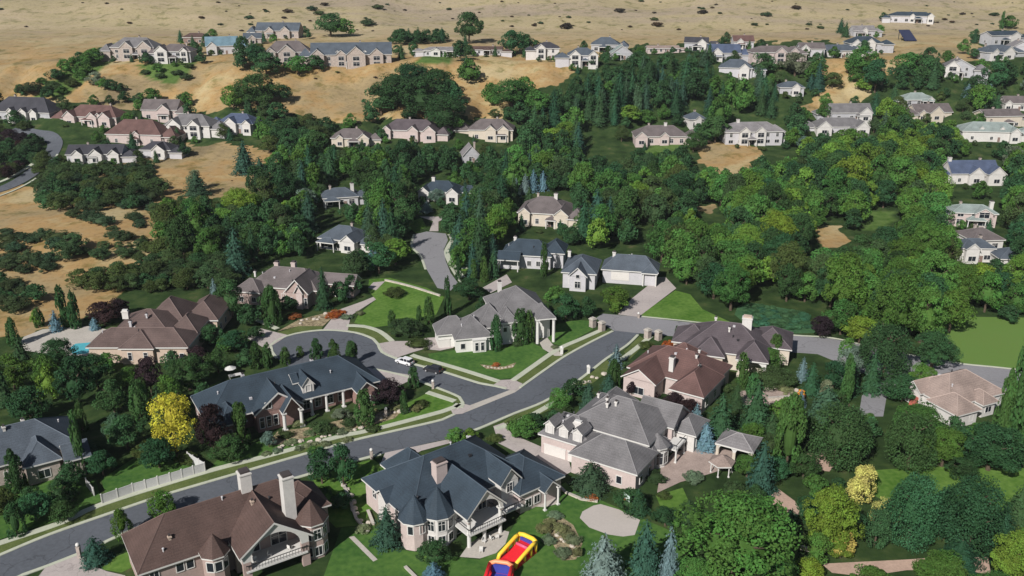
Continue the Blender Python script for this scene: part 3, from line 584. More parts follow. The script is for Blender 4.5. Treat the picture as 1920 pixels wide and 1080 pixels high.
# areas of tree cover: outline in the frame, kinds with weights, spacing in metres, width range in metres, height/width
CLEARS = []   # (x0, y0, x1, y1) boxes of houses, lawns and roads in the frame
AREAS = [
 # right wood
 ([(1240,440),(1330,330),(1480,320),(1640,300),(1780,350),(1930,340),(1930,600),(1730,600),(1640,650),(1560,640),(1520,590),(1300,575),(1230,510)], 'gngndddlgo', 8.0, (8.5, 14), 1.2),
 ([(1190,300),(1320,300),(1330,340),(1280,430),(1160,420),(1120,350)], 'ondgodg', 8.0, (8, 12), 1.1),
 # centre
 ([(540,290),(700,280),(880,300),(1000,290),(1140,300),(1170,420),(1250,500),(1100,480),(930,470),(880,490),(850,440),(770,410),(760,480),(790,540),(680,510),(560,480),(470,490),(300,440),(310,400),(430,390),(480,350)], 'ddsgdogdnde', 7.5, (6.5, 11), 1.25),
 ([(840,430),(900,440),(940,470),(930,520),(890,540),(860,510),(850,480)], 'dcgs', 7, (5, 7), 1.3),
 # scrub hill
 ([(6,478),(50,472),(95,482),(92,508),(20,512)], 'z', 6.0, (5.5, 9), .6), ([(10,431),(58,440),(60,455),(14,448)], 'z', 5.6, (5, 8), .6), ([(4,455),(38,462),(36,472),(4,468)], 'z', 5.6, (5, 8), .6),
 ([(75,435),(125,440),(165,465),(212,470),(205,484),(130,488),(100,462)], 'zzo', 6.0, (5.5, 9), .6), ([(136,397),(180,402),(212,420),(190,425),(140,410)], 'z', 5.8, (5, 8.5), .6), ([(239,402),(262,405),(278,424),(262,426)], 'z', 5.6, (5, 8), .6),
 ([(190,426),(232,432),(242,448),(215,450)], 'z', 5.6, (5, 8), .6), ([(0,522),(40,528),(80,560),(60,572),(0,568)], 'zd', 5, (4, 6.5), .8), ([(190,455),(240,462),(290,480),(270,492),(200,470)], 'zo', 4.6, (3, 5.5), .7), ([(230,455),(330,440),(330,480),(280,485)], 'zo', 5.5, (3, 5.5), .7),
 ([(290,385),(440,380),(500,420),(470,490),(440,560),(300,560),(190,560),(150,525),(290,490)], 'oozodo', 5.6, (6, 9.5), .72),
 ([(70,300),(290,310),(300,375),(250,395),(80,380)], 'zodzo', 5.8, (6, 9.5), .75),
 ([(0,252),(66,262),(80,290),(56,314),(0,338)], 'pdod', 6.0, (5, 8), .8),
 # middle distance, left to centre
 ([(430,175),(530,170),(560,220),(620,235),(700,270),(560,290),(490,270),(460,220)], 'doodg', 8, (9, 14), .85),
 ([(660,190),(740,165),(850,170),(870,260),(780,220),(720,225),(660,235)], 'dddo', 7.5, (12, 17), 1.0),
 ([(910,175),(1010,165),(1010,230),(930,205)], 'gdg', 9, (10, 14), .9),
 ([(960,220),(1080,160),(1150,130),(1330,110),(1460,150),(1480,215),(1300,215),(1180,235),(1170,300),(1010,300),(980,260)], 'ssdesdgdse', 9.2, (8, 12), 1.3),
 ([(1480,215),(1530,190),(1700,200),(1800,190),(1930,150),(1930,330),(1780,345),(1640,300),(1500,300),(1480,262)], 'dngddglew', 9.5, (9, 14), 1.1),
 ([(1680,120),(1770,105),(1880,130),(1930,120),(1930,180),(1680,190)], 'dgdds', 11, (10, 15), .95),
 ([(1590,105),(1640,100),(1630,170),(1580,180)], 'dgdl', 10, (9, 13), 1.0),
 ([(1430,150),(1480,130),(1540,140),(1530,180),(1440,190)], 'deeg', 10, (9, 13), 1.1),
 # ridge
 ([(440,60),(500,80),(600,110),(600,130),(500,140),(450,120)], 'dodg', 12, (9, 14), .85),
 ([(590,55),(660,55),(660,72),(590,75)], 'dg', 12, (14, 20), .8),
 ([(735,70),(830,66),(830,80),(740,85)], 'ds', 9, (8, 13), .9),
 ([(60,165),(120,120),(220,85),(225,100),(150,150),(110,180)], 'ggdh', 8, (6, 11), .7),
 ([(250,110),(380,105),(350,150),(280,145)], 'dhghz', 9, (5, 9), .7),
 ([(950,85),(1000,80),(1000,98),(940,102)], 'd', 10, (11, 15), 1.0),
 ([(0,230),(60,235),(40,260),(0,262)], 'dh', 9, (5, 9), 1),
 ([(150,200),(260,180),(330,190),(340,200),(230,205)], 'dhd', 10, (6, 10), .8),
 ([(580,130),(620,125),(615,135),(570,140)], 'd', 10, (6, 10), .8),
 # left garden belts
 ([(1290,900),(1400,880),(1640,880),(1650,960),(1620,1030),(1480,1010),(1440,950)], 'hgdh', 5.5, (3.5, 6), .9), ([(1400,760),(1640,760),(1660,860),(1560,880),(1440,860)], 'hgdg', 5.5, (4, 7), 1.1), ([(1600,960),(1930,970),(1930,1040),(1600,1045)], 'hdgh', 5.0, (3, 5.5), .9), ([(1660,770),(1770,790),(1900,800),(1900,880),(1680,870)], 'dgdg', 6.5, (5, 8), 1.1),
 ([(1383,578),(1405,572),(1505,587),(1518,615),(1480,618),(1405,605)], 'j', 3.0, (2.6, 3.8), .5), ([(420,560),(480,560),(480,600),(430,620)], 'dd', 7, (6, 8), 1.2), ([(600,520),(690,540),(660,580),(620,570)], 'dds', 7, (5, 7), 1.3), ([(0,880),(60,880),(150,900),(120,960),(0,1000)], 'ddh', 7, (5, 7), 1.1), ([(560,890),(640,880),(650,930),(600,960)], 'dd', 7, (5, 7), 1.2),
 ([(90,850),(330,850),(330,890),(200,905),(100,890)], 'ddds', 7, (5, 7.5), 1.0),
 ([(0,660),(160,680),(340,700),(340,780),(250,860),(150,800),(60,760),(0,770)], 'dodgcs', 8.5, (6, 9), 1.2),
 ([(620,440),(700,470),(760,500),(720,520),(640,490)], 'dsg', 7.5, (6, 9), 1.2),
 # right side
 ([(1500,780),(1620,760),(1720,800),(1780,860),(1500,880)], 'sgds', 8, (7, 10), 1.3),
 ([(1480,650),(1620,640),(1640,700),(1600,760),(1480,700)], 'dsgt', 7.5, (6, 9), 1.3),
 ([(1420,920),(1500,930),(1500,1010),(1440,1000)], 'dgs', 7, (5, 8), 1.2),
 ([(1640,985),(1930,990),(1930,1040),(1640,1040)], 'sgdg', 7.5, (6, 9), 1.4),
 ([(1560,1096),(1700,1100),(1850,1100),(1930,1060),(1930,1140),(1560,1140)], 'ggl', 8, (5, 8), .9),
 ([(1270,760),(1500,770),(1500,900),(1400,830),(1330,800)], 'gdcs', 8, (5, 8), 1.4),
]
SINGLE = [('d',880,88,54,62),('s',875,148,34,46),('d',862,118,36,40),('g',880,160,46,50),('d',960,108,52,50),('d',620,76,60,44),('g',645,74,44,34),('u',1061,57,22,20),('d',820,205,90,78),('d',780,195,90,60),('d',835,255,80,80),('d',852,228,50,70),('d',740,215,90,50),('d',590,135,36,30),('d',480,130,50,44),('d',500,150,60,36),('g',560,148,50,30),('d',455,135,40,40),('d',745,105,24,20),('d',775,100,20,22),('d',275,125,30,26),('d',390,95,24,30),('d',1005,100,24,24),('d',1110,128,26,20),('d',1195,130,40,30),('d',1250,135,40,34),('e',1320,128,30,34),('e',1290,140,30,40),('d',1430,150,50,50),('g',1700,150,60,50),('d',1370,132,30,24),('w',1490,150,60,40),('z',690,52,30,12),('z',585,22,22,10),('z',598,30,20,10),
 ('t',1877,55,8,32),('g',1890,58,34,22),('s',1585,72,14,30),('d',1640,180,60,70),('o',1560,170,40,30),('g',1610,150,54,60),('d',485,215,90,60),('d',715,225,70,50),('d',800,240,120,95),('d',745,195,60,40),('g',960,215,80,60),('o',760,172,60,30),
 ('l',1180,235,44,34),('g',1210,240,40,30),('d',1340,275,60,60),('d',1300,290,50,40),('l',1740,300,50,50),('d',210,175,30,20),('g',195,170,26,18),('w',180,165,34,30),('d',263,200,28,26),('g',285,200,40,22),('z',60,180,46,16),('d',228,175,22,14),
 ('d',455,110,30,40),('d',1530,135,34,36),('l',1620,175,34,30),('d',30,240,40,30),('g',1185,395,60,50),('l',1060,270,50,40),('l',1040,290,60,50),('g',1590,300,70,60)]
for q in SINGLE: tree(*q)
def blocked(cx, x0, x1, yt, yb):
    for a, b, c, d in CLEARS:
        if x1 - 3 > a and x0 + 3 < c:
            if yb > b + .45 * (d - b) and yt < d - .2 * (d - b): return True
            if b < yb <= b + .45 * (d - b) and a - 2 < cx < c + 2: return True
    return False
def scatter():
    r = random.Random(11); taken = [(t[0].x, t[0].y, t[1]) for t in TREES if TK[t[3]][0] != 'scrub']; out = []
    for poly, kinds, sp, (w0, w1), hr in AREAS:
        sp *= .70; w0 *= 1.04; w1 *= 1.08
        W = [at(x, y) for x, y in poly]; x0 = min(p.x for p in W); x1 = max(p.x for p in W); y0 = min(p.y for p in W); y1 = max(p.y for p in W)
        nn = int((x1 - x0) * (y1 - y0) / sp ** 2 * 7)
        for _ in range(nn):
            x, y = r.uniform(x0, x1), r.uniform(y0, y1); z = hz(x, y); w = r.uniform(w0, w1) * r.choice((.75, 1, 1, 1.1)); k = r.choice(kinds)
            sh = TK[k][0]; h = w * hr * r.uniform(.85, 1.2)
            if sh == 'spruce': w *= .72; h *= 1.15
            if sh == 'column': w *= .45; h *= 1.0
            p = Vector((x, y, z)); cx, cb = project(p); cx2, ct = project(p + Vector((0, 0, h * .5)))
            if not inpoly(cx, ct + 4, poly) : continue
            if any((x - a) ** 2 + (y - b) ** 2 < ((sp + .5 * (c - w0)) * .93) ** 2 * (.8 if c < 6 else 1) for a, b, c in taken): continue
            s = pxm(p); wp = w * s; tx, ty = project(p + Vector((0, 0, h)))
            if k != 'j' and blocked(cx, cx - wp / 2, cx + wp / 2, ty, cb + wp * .15): continue
            taken.append((x, y, w)); out.append((p, w, h, k, cx, (ty + cb) / 2, wp))
    return out

# ---------------------------------------------------------------- house kit
PARTM = {}
def window_meshes(w, h, tr):
    k = (round(w, 1), round(h, 1), tr.name)
    if k not in PARTM:
        f = MB(); t = .13; w2 = w / 2
        f.box(-w2 - t, -w2, -.09, .06, -t, h + t); f.box(w2, w2 + t, -.09, .06, -t, h + t); f.box(-w2, w2, -.09, .06, h, h + t); f.box(-w2, w2, -.12, .06, -t, 0)
        if w > 1.1: f.box(-.04, .04, -.07, .05, 0, h)
        if h > 1.7: f.box(-w2, w2, -.065, .05, h * .66, h * .66 + .07)
        p = MB(); p.box(-w2, w2, -.04, .04, 0, h)
        PARTM[k] = (f.mesh('window', tr), p.mesh('pane', GLASS))
    return PARTM[k]
DIRS = {'F': 0, 'R': R(90), 'B': R(180), 'L': R(-90)}
class House:
    def __init__(s, label, name, px, rot, roof, wall, zref=0.0, trim=None, box=None, cat='house'):
        p = at(px[0], px[1], zref); s.root = empty(name, (p.x, p.y, p.z), R(rot)); s.z = p.z
        tag(s.root, label, cat); s.W = MB(); s.Rf = MB(); s.wall = wall; s.roof = roof; s.trim = trim or TRIM; s.n = 0; s.wm = [wall, TRIM, WL['white'], WL['blush'], WL['stone'], DARKIN, WL['cream']]
        s.small = False; s.vols = []
        if box: CLEARS.append(box)
    def done(s):
        if s.W.f: s.W.build('wall', s.wm, s.root)
        if s.Rf.f: s.Rf.build('roof', [s.roof, s.trim, RCAP.get(s.roof.name, s.trim)], s.root)
        return s.root
    def vol(s, x0, x1, y0, y1, h, r, kind='hip', ins=.55, wm=0, z0=-1.5, t=.32, walls=True, cut=None):
        s.vols.append((x0, x1, y0, y1, h, r, kind)); e = s.n * .004; s.n += 1; h += e; ins += e; a0, a1, b0, b1 = x0 + ins, x1 - ins, y0 + ins, y1 - ins
        if walls: s.W.box(a0, a1, b0 if cut is None else b0 + cut, b1, z0, h, wm)
        Q = s.Rf; L, D = x1 - x0, y1 - y0
        if kind == 'hip':
            q = min(L, D) / 2
            if L >= D: r0, r1 = (x0 + q, (y0 + y1) / 2), (x1 - q + .01, (y0 + y1) / 2)
            else: r0, r1 = ((x0 + x1) / 2, y0 + q), ((x0 + x1) / 2, y1 - q + .01)
            o = [(x0, y0), (x1, y0), (x1, y1), (x0, y1)]; T = [(*p, h) for p in o]; B = [(*p, h - t) for p in o]
            ra, rb = (*r0, h + r), (*r1, h + r)
            if L >= D: tops = [[T[0], T[1], rb, ra], [T[1], T[2], rb], [T[2], T[3], ra, rb], [T[3], T[0], ra]]
            else: tops = [[T[0], T[1], ra], [T[1], T[2], rb, ra], [T[2], T[3], rb], [T[3], T[0], ra, rb]]
            for f in tops: Q.face(f, 0)
            for i in range(4): j = (i + 1) % 4; Q.face([B[i], B[j], T[j], T[i]], 1)
            Q.face(B[::-1], 1)
            if L >= D: ed = ((T[0], ra), (T[3], ra), (T[1], rb), (T[2], rb), (ra, rb))
            else: ed = ((T[0], ra), (T[1], ra), (T[2], rb), (T[3], rb), (ra, rb))
            for a_, b_ in ed:
                if (Vector(a_) - Vector(b_)).length > .3: Q.tube([a_, b_], .11, 4, 2)
        elif kind in ('gu', 'gv'):
            if kind == 'gu': f = lambda a, b, z: (a, b, z); A0, A1, B0, B1 = x0, x1, y0, y1
            else: f = lambda a, b, z: (b, a, z); A0, A1, B0, B1 = y0, y1, x0, x1
            m = (B0 + B1) / 2; tt = t * .9
            Q.tube([f(A0 + .02, m, h + r), f(A1 - .02, m, h + r)], .11, 4, 2)
            for sgn, bb in ((1, B0), (-1, B1)):
                P8 = [f(A0, bb, h), f(A1, bb, h), f(A1, m, h + r), f(A0, m, h + r)]; Q8 = [(x, y, z - tt) for x, y, z in P8]
                Q.face(P8 if (sgn > 0) == (kind == 'gu') else P8[::-1], 0)
                Q.face(Q8[::-1] if (sgn > 0) == (kind == 'gu') else Q8, 1)
                for i in range(4):
                    if i == 2: continue
                    j = (i + 1) % 4; Q.face([Q8[i], Q8[j], P8[j], P8[i]], 1)
            if walls:
                for aa in (A0 + ins + (cut or 0), A1 - ins):
                    w_ = (B1 - B0) / 2; z1 = h + r - r * 0 - tt
                    s.W.face([f(aa, B0 + ins, h - tt * .5), f(aa, B1 - ins, h - tt * .5), f(aa, m, z1)], wm)
        return s
    def turret(s, x, y, rad, h, ap, n=8, wm=0, z0=-1.5, over=.45, rot=None):
        rot = math.pi / n if rot is None else rot
        s.W.cone(x, y, z0, h, rad - over, rad - over, n, wm, rot); s.Rf.cone(x, y, h - .25, h, rad, rad, n, 1, rot); s.Rf.cone(x, y, h, ap, rad, .02, n, 0, rot)
    def top(s, x, y):
        z = 0
        for x0, x1, y0, y1, h, r, k in s.vols:
            if x0 < x < x1 and y0 < y < y1:
                dx, dy = min(x - x0, x1 - x), min(y - y0, y1 - y); L, D = x1 - x0, y1 - y0
                q = min(dx, dy) / (min(L, D) / 2) if k == 'hip' else (dy / (D / 2) if k == 'gu' else dx / (L / 2)); z = max(z, h + r * min(1, q))
        return z
    def vents(s, n, seed=1):
        r_ = random.Random(seed); x0, x1, y0, y1 = s.vols[0][:4]
        for i in range(n):
            x, y = r_.uniform(x0 + 2, x1 - 2), r_.uniform(y0 + 1.5, y1 - 1.5); z = s.top(x, y); m = MB()
            if i % 3: m.cone(x, y, z - .5, z + .55, .13, .13, 8); m.cone(x, y, z + .55, z + .68, .22, .12, 8)
            else: m.box(x - .3, x + .3, y - .25, y + .25, z - .4, z + .28)
            s.part('roof_vent', m, METAL if i % 2 else WL['grey'])
    def part(s, name, mb, m, label=None):
        o = mb.build(name, m, s.root)
        if label: o['label'] = label
        return o
    def win(s, x, y, z, w=1.1, h=1.5, d='F'):
        f, p = window_meshes(w, h, s.trim if s.trim is TRIM else TRIM)
        o = bpy.data.objects.new('window', f); C.objects.link(o); o.parent = s.root; o.location = (x, y, z); o.rotation_euler = (0, 0, DIRS[d] if isinstance(d, str) else d)
        q = bpy.data.objects.new('pane', p); C.objects.link(q); q.parent = o
    def wins(s, x0, x1, n, y, z, w=1.1, h=1.5, d='F'):
        for i in range(n):
            a = x0 + (x1 - x0) * (i + .5) / n
            if d in 'FB': s.win(a, y, z, w, h, d)
            else: s.win(y, a, z, w, h, d)
    def chimney(s, x, y, z0, z1, w=1.6, d=1.6, m=None, cap=DTRIM):
        mb = MB(); mb.box(x - w / 2, x + w / 2, y - d / 2, y + d / 2, z0, z1); mb.box(x - w / 2 - .12, x + w / 2 + .12, y - d / 2 - .12, y + d / 2 + .12, z1 - .35, z1 - .1)
        o = s.part('chimney', mb, m or WL['white']); cb = MB(); cb.box(x - w * .42, x + w * .42, y - d * .42, y + d * .42, z1, z1 + .35); cb.build('chimney_cap', cap, o)
    def garage(s, x, y, w=5, h=2.3, d='F', z=0):
        mb = MB(); mb.box(-w / 2, w / 2, -.06, .05, 0, h)
        for i in range(1, 4): mb.box(-w / 2, w / 2, -.075, -.06, h * i / 4 - .02, h * i / 4 + .02, 1)
        mb.box(-w / 2 - .15, w / 2 + .15, -.12, .04, h, h + .18, 1)
        o = mb.build('garage_door', [GARAGE, TRIM], s.root); o.location = (x, y, z); o.rotation_euler = (0, 0, DIRS[d])
    def door(s, x, y, z=0, d='F', w=1.2, h=2.3):
        mb = MB(); mb.box(-w / 2 - .12, w / 2 + .12, -.05, .05, 0, h + .12); o = mb.build('door', TRIM, s.root); o.location = (x, y, z); o.rotation_euler = (0, 0, DIRS[d])
        k = MB(); k.box(-w / 2, w / 2, -.09, -.05, .05, h); k.build('door_leaf', WL['brown'], o)
    def column(s, x, y, z0, z1, r=.25, m=None, n=8):
        mb = MB(); mb.cone(x, y, z0, z1, r, r * .9, n); mb.box(x - r * 1.3, x + r * 1.3, y - r * 1.3, y + r * 1.3, z0, z0 + .3); mb.box(x - r * 1.3, x + r * 1.3, y - r * 1.3, y + r * 1.3, z1 - .25, z1); s.part('column', mb, m or TRIM)
    def balcony(s, x0, x1, y0, y1, z, rail=True, m=None):
        mb = MB(); mb.box(x0, x1, y0, y1, z - .3, z); o = s.part('balcony', mb, m or TRIM)
        if rail:
            rb = MB(); yy = y0 + .1
            rb.box(x0, x1, yy - .05, yy + .05, z + 1.0, z + 1.1)
            n = max(2, int((x1 - x0) / .5))
            for i in range(n + 1): a = x0 + .05 + (x1 - x0 - .1) * i / n; rb.box(a - .025, a + .025, yy - .025, yy + .025, z, z + 1.0)
            for xx in (x0 + .1, x1 - .1): rb.box(xx - .05, xx + .05, yy, y1, z + 1.0, z + 1.1)
            rb.build('railing', METAL, o)
    def dormer(s, x, y, z, w, h, ln, r=1.0, wm=2, d='F', win=True):
        a = DIRS[d]; c, sn = math.cos(a), math.sin(a)
        def T(px, py): return x + px * c - py * sn, y + px * sn + py * c
        root = s.root; mb = MB(); w2 = w / 2
        mb.box(-w2, w2, 0, ln, 0, h); mb.face([(-w2, 0, h), (w2, 0, h), (0, 0, h + r)]); mb.face([(w2, ln, h), (-w2, ln, h), (0, ln, h + r)])
        o = mb.build('dormer', s.wm[wm], root); o.location = (x, y, z); o.rotation_euler = (0, 0, a)
        rb = MB(); k = .3
        for sg in (-1, 1):
            P8 = [(sg * (w2 + k), -k, h - k * r / w2), (sg * (w2 + k), ln, h - k * r / w2), (0, ln, h + r + .06), (0, -k, h + r + .06)]; Q8 = [(q[0], q[1], q[2] - .2) for q in P8]
            rb.face(P8, 0); rb.face(Q8, 1)
            for i in (0, 1, 3): rb.face([Q8[i], Q8[(i + 1) % 4], P8[(i + 1) % 4], P8[i]], 1)
        rb.build('dormer_roof', [s.roof, s.trim], o)
        if win:
            f, p = window_meshes(min(1.1, w * .5), h * .62, TRIM); q = bpy.data.objects.new('dormer_window', f); C.objects.link(q); q.parent = o; q.location = (0, -.03, h * .2)
    def archgable(s, x0, x1, y, zb, h, r, aw=None, az=None, th=.45, wm=1, legs=.9, floor=None):
        """gable front with an arched opening: x0..x1, springing at az, peak h+r"""
        m = (x0 + x1) / 2; aw = aw or (x1 - x0) - 2 * legs; az = az or h - .4; n = 14; pts = []
        ah = min(h + r * .62 - az, aw * .45)
        arc = [(m - aw / 2 * math.cos(math.pi * i / n), az + ah * math.sin(math.pi * i / n)) for i in range(n + 1)]
        out = [(x0, h), (m, h + r), (x1, h)]
        mb = MB()
        for yy in (y, y + th):
            # strips between the arch and the roof line
            for i in range(n):
                a, b = arc[i], arc[i + 1]
                def top(xx): return h + r * (1 - abs(xx - m) / ((x1 - x0) / 2))
                mb.face([(a[0], yy, a[1]), (b[0], yy, b[1]), (b[0], yy, max(b[1], top(b[0]))), (a[0], yy, max(a[1], top(a[0])))], 0)
            mb.face([(x0, yy, az), (arc[0][0], yy, az), (arc[0][0], yy, h + r * (legs / ((x1 - x0) / 2))), (x0, yy, h)], 0)
            mb.face([(x1, yy, az), (arc[-1][0], yy, az), (arc[-1][0], yy, h + r * (legs / ((x1 - x0) / 2))), (x1, yy, h)], 0)
        for i in range(n): a, b = arc[i], arc[i + 1]; mb.face([(a[0], y, a[1]), (b[0], y, b[1]), (b[0], y + th, b[1]), (a[0], y + th, a[1])], 0)
        s.part('gable_arch', mb, s.wm[wm])
        for q in (x0, x1 - legs): pb = MB(); pb.box(q, q + legs, y, y + th + .3, zb, az, 0); s.part('pillar', pb, s.wall)

FARH = []
FR = random.Random(21)
def far(label, cx, yb, wp, dep, h, r, rot, roof, wall, kind='hip', gables=(), nw=4, st=1, chim=0, wings=(), dormers=0, trim=None, porch=False, name='house', nobox=False):
    rot += FR.uniform(-9, 9)
    if wall == 'white' and yb < 320: wall = FR.choice(('offw', 'offw', 'grey', 'white'))
    FARH.append((cx, yb, wp, dep, rot)); p = at(cx, yb); s = pxm(p); L = wp / s / max(.75, math.cos(R(rot))); sc = 1
    H = House(label, name, (cx, yb), rot, RF[roof], WL[wall], trim=trim)
    if not nobox: CLEARS.append((cx - wp / 2, yb - (h + r + dep * .15) * s * .95, cx + wp / 2, yb))
    x0, x1 = -L / 2, L / 2
    H.vol(x0, x1, -.3, dep, h, r, kind, ins=.5, z0=-4)
    zz = [1.0] if st == 1 else [1.0, 4.0]
    for z in zz:
        if nw: H.wins(x0 + .8, x1 - .8, nw, .2, z, FR.choice((1.2, 1.6, 2.1)), FR.choice((1.5, 1.9)))  # panes oversized so dark glass stands in for shaded porch openings
    for fx, gw, pr in gables:
        gx = fx * L / 2; H.vol(gx - gw / 2, gx + gw / 2, -pr, dep * .5, h + .1, min(r * .95, gw * .42), 'gv', ins=.35, wm=2 if wall in ('white', 'grey', 'offw') else 0, z0=-4)
        for z in zz: H.win(gx, -pr + .34, z, min(3.6 if st == 2 else 2.4, gw * .5), 2.1 if st == 2 else 1.6)  # gable glass enlarged, its dark colour replaces the shade of deep porches
    for (a, b, c, d, hh, rr) in wings: H.vol(a, b, c, d, hh, rr, 'hip', z0=-4)
    q = FR.random()
    if not wings and L > 14:
        sd = FR.choice((-1, 1)); ww = FR.uniform(6, 9); a = sd * (L / 2 + ww * .35); H.vol(a - ww / 2, a + ww / 2, FR.uniform(-3, 2), dep * FR.uniform(.6, .95), h * FR.uniform(.7, .9), r * .7, 'hip', z0=-4)
    if L > 12 and q < .6:
        a = FR.uniform(-.25, .25) * L; pw = FR.uniform(4, 7); H.vol(a - pw / 2, a + pw / 2, -2.6, 2, min(h, 3.3), 1.1, 'hip', walls=False)
        for xx in (a - pw / 2 + .4, a + pw / 2 - .4): H.column(xx, -2.2, -2, min(h, 3.3) - .2, .2)
        mb_ = MB(); mb_.box(a - pw / 2 + .3, a + pw / 2 - .3, .12, .22, .1, 2.7); H.part('glass_doors', mb_, GLASS)
    H.chimney(FR.uniform(-.3, .3) * L, dep * .62, h, h + r + .7, .8, .8, WL['stone'])
    if wings:
        a, b, c, d, hh, rr = wings[0]; H.win((a + b) / 2, c + .53, 1.0, 1.4, 1.4)
    for i in range(dormers): H.dormer(x0 + L * (i + 1) / (dormers + 1), 1.2, h + .1, 2.0, 1.3, 3, .9)
    if chim: H.chimney(chim * L / 2, dep * .5, h, h + r + 1.4, 1.3, 1.3, WL['white'])
    for sd, xx in (('L', x0 + .48), ('R', x1 - .48)): H.win(xx, dep * .5, 1.2, 1.2, 1.4, sd)
    if porch:
        H.column(-1.5, -1.2, -1, 2.9, .15); H.column(1.5, -1.2, -1, 2.9, .15); H.vol(-2.4, 2.4, -1.8, .6, 2.9, .8, 'gv', walls=False)
    H.door(L * .12, .18)
    return H.done()

def extra_steps(): pass
# ---------------------------------------------------------------- near houses
h = House('brown-roofed brick house with two tall white chimneys and an arched balcony gable, bottom left', 'brick_house', (325, 1056), 33, RF['brown'], WL['pink'], 5.5, box=(232, 905, 620, 1090))
h.vol(-5.5, 26, 0, 12.5, 5.5, 5.5); h.vol(9, 21.4, -5.6, 6, 6, 4.7, 'gv', cut=4.2, t=.45); h.archgable(9.6, 20.8, -5.2, -1.5, 5.9, 4.2, legs=1.3, az=4.6)
h.turret(22.6, -2.2, 2.9, 7, 10.6, 8); h.turret(6.3, -1.0, 2.5, 6, 9.3, 8)
h.vol(19, 27.5, 1, 9.5, 6.0, 4, 'hip')
h.chimney(14.4, 6.6, 8, 14.2, 1.9, 1.9); h.chimney(19.4, -.6, 6, 15.6, 1.9, 1.9)
h.balcony(10, 20.4, -5.5, -.8, 3.0)
for u in (1.0, 2.6): h.win(u, .53, 3.2, 1.1, 1.5)
h.win(-3, .53, 3.2, 1.3, 1.5); h.win(-3, .53, .6, 1.3, 1.4)
for a in (-40, 0, 40):
    t_ = R(a); h.win(6.3 + 1.93 * math.sin(t_), -1.0 - 1.93 * math.cos(t_), 3.3, 1.1, 1.7, t_); h.win(22.6 + 2.31 * math.sin(t_), -2.2 - 2.31 * math.cos(t_), 3.9, 1.2, 1.9, t_); h.win(22.6 + 2.31 * math.sin(t_), -2.2 - 2.31 * math.cos(t_), .7, 1.2, 1.7, t_)
h.win(12.5, -1.0 - .05, 3.3, 2.2, 2.3); h.win(17, -1.0 - .05, 3.3, 2.6, 2.3)
for x, y, z in ((.5, 3, 8.2), (14.2, 2.6, 10.2)): h.chimney(x, y, z - .6, z + .55, .4, .4, WL['tan'])
h.vents(5, 1); h.done()

h = House('large navy-roofed house with pink chimney and arched two-storey rear balcony, bottom centre', 'navy_roofed_house', (755, 975), 38, RF['navy'], WL['blush'], 5.5, box=(708, 822, 1045, 1045))
h.vol(.8, 27, -1.3, 16, 5.5, 5.9); h.turret(2.3, -.2, 3.0, 5.6, 9.8, 10); h.turret(6.2, -1.6, 3.3, 5.9, 10.6, 10, wm=2)
h.vol(8, 16.6, -8, 6, 6.4, 4.3, 'gv', cut=4.6, t=.4); h.archgable(8.5, 16.1, -7.6, 5.0, 6.3, 3.9, legs=.6, az=5.6)
h.vol(18.6, 23.6, -3.6, 5, 6.6, 2.9, 'gv', wm=2); h.vol(21.5, 32.5, -5.5, 7, 4.5, 3.5); h.vol(26, 30, -7.2, -2, 4.1, 1.8, 'gv', cut=2)
h.vol(6, 14, 9, 18, 5.7, 4, 'hip'); h.vol(.2, 4, 6, 10.5, 5.4, 1.8, 'gu', wm=2)
h.chimney(9.9, 3.2, 8, 12.0, 2.3, 1.7, WL['blush'])
for x, y in ((8.9, -7.2), (15.7, -7.2), (8.4, -3.4), (12.2, -7.2)): h.column(x, y, -.5, 5.6 if x != 12.2 else 2.8, .38)
for x in (26.4, 29.6): h.column(x, -6.9, 0, 4, .22)
h.balcony(8.3, 16.4, -8, -3, 3.0); h.balcony(16.8, 22, -6, -3, 2.6)
for a in (-60, -20, 20, 60):
    t_ = R(a); h.win(6.2 + 2.74 * math.sin(t_), -1.6 - 2.74 * math.cos(t_), 3.3, 1.2, 1.9, t_); h.win(6.2 + 2.74 * math.sin(t_), -1.6 - 2.74 * math.cos(t_), .6, 1.2, 1.6, t_)
for a in (-50, 0): t_ = R(a); h.win(2.3 + 2.44 * math.sin(t_), -.2 - 2.44 * math.cos(t_), 3.3, .9, 1.6, t_)
h.wins(9, 16, 3, -2.9, 3.2, 1.7, 2.2); h.wins(9, 16, 3, -2.9, .3, 1.7, 2.2); h.win(21, -3.1, 4.4, 1.2, 1.8); h.wins(23, 27, 2, -5, 1, 1.3, 1.6)
h.wins(2, 14, 3, 1.3, 3.2, 1.2, 1.5, 'L'); h.vents(5, 2); h.done()

h = House('grey-roofed pink and white house with three white garage dormers and round turret', 'grey_roofed_house', (1065, 850), -32, RF['grey'], WL['blush'], 4.5, box=(1022, 735, 1305, 908))
h.vol(-9, 3, 3.5, 14.5, 4.6, 3.4); h.vol(0, 15, 0, 10, 4.5, 3.5); h.vol(-5, 13.6, 8.5, 24, 6.2, 4.7, wm=2); h.vol(6, 15, 17.5, 26.5, 6.1, 3.3, 'gu', wm=0)
h.vol(13, 19, 20, 28, 4.3, 2.2, wm=2); h.turret(13.4, 12.9, 2.7, 4.6, 7, 10, wm=2); h.vol(9, 14.5, 9, 16, 4.5, 2, wm=2)
h.vol(-3.5, 4, 13, 24.5, 6.4, 4.0)
for u in (-6.6, -3.4, -.2): h.dormer(u, 4.2, 4.7, 2.1, 2.5, 3.9, .9)
h.garage(-5.2, 4.0, 5, 2.3); h.garage(-.9, 4.0, 2.5, 2.3); h.wins(2, 14, 2, .5, 1.1, 1.1, 1.6); h.wins(1, 9, 2, 14.5, 1.1, 1.1, 1.5, 'R')
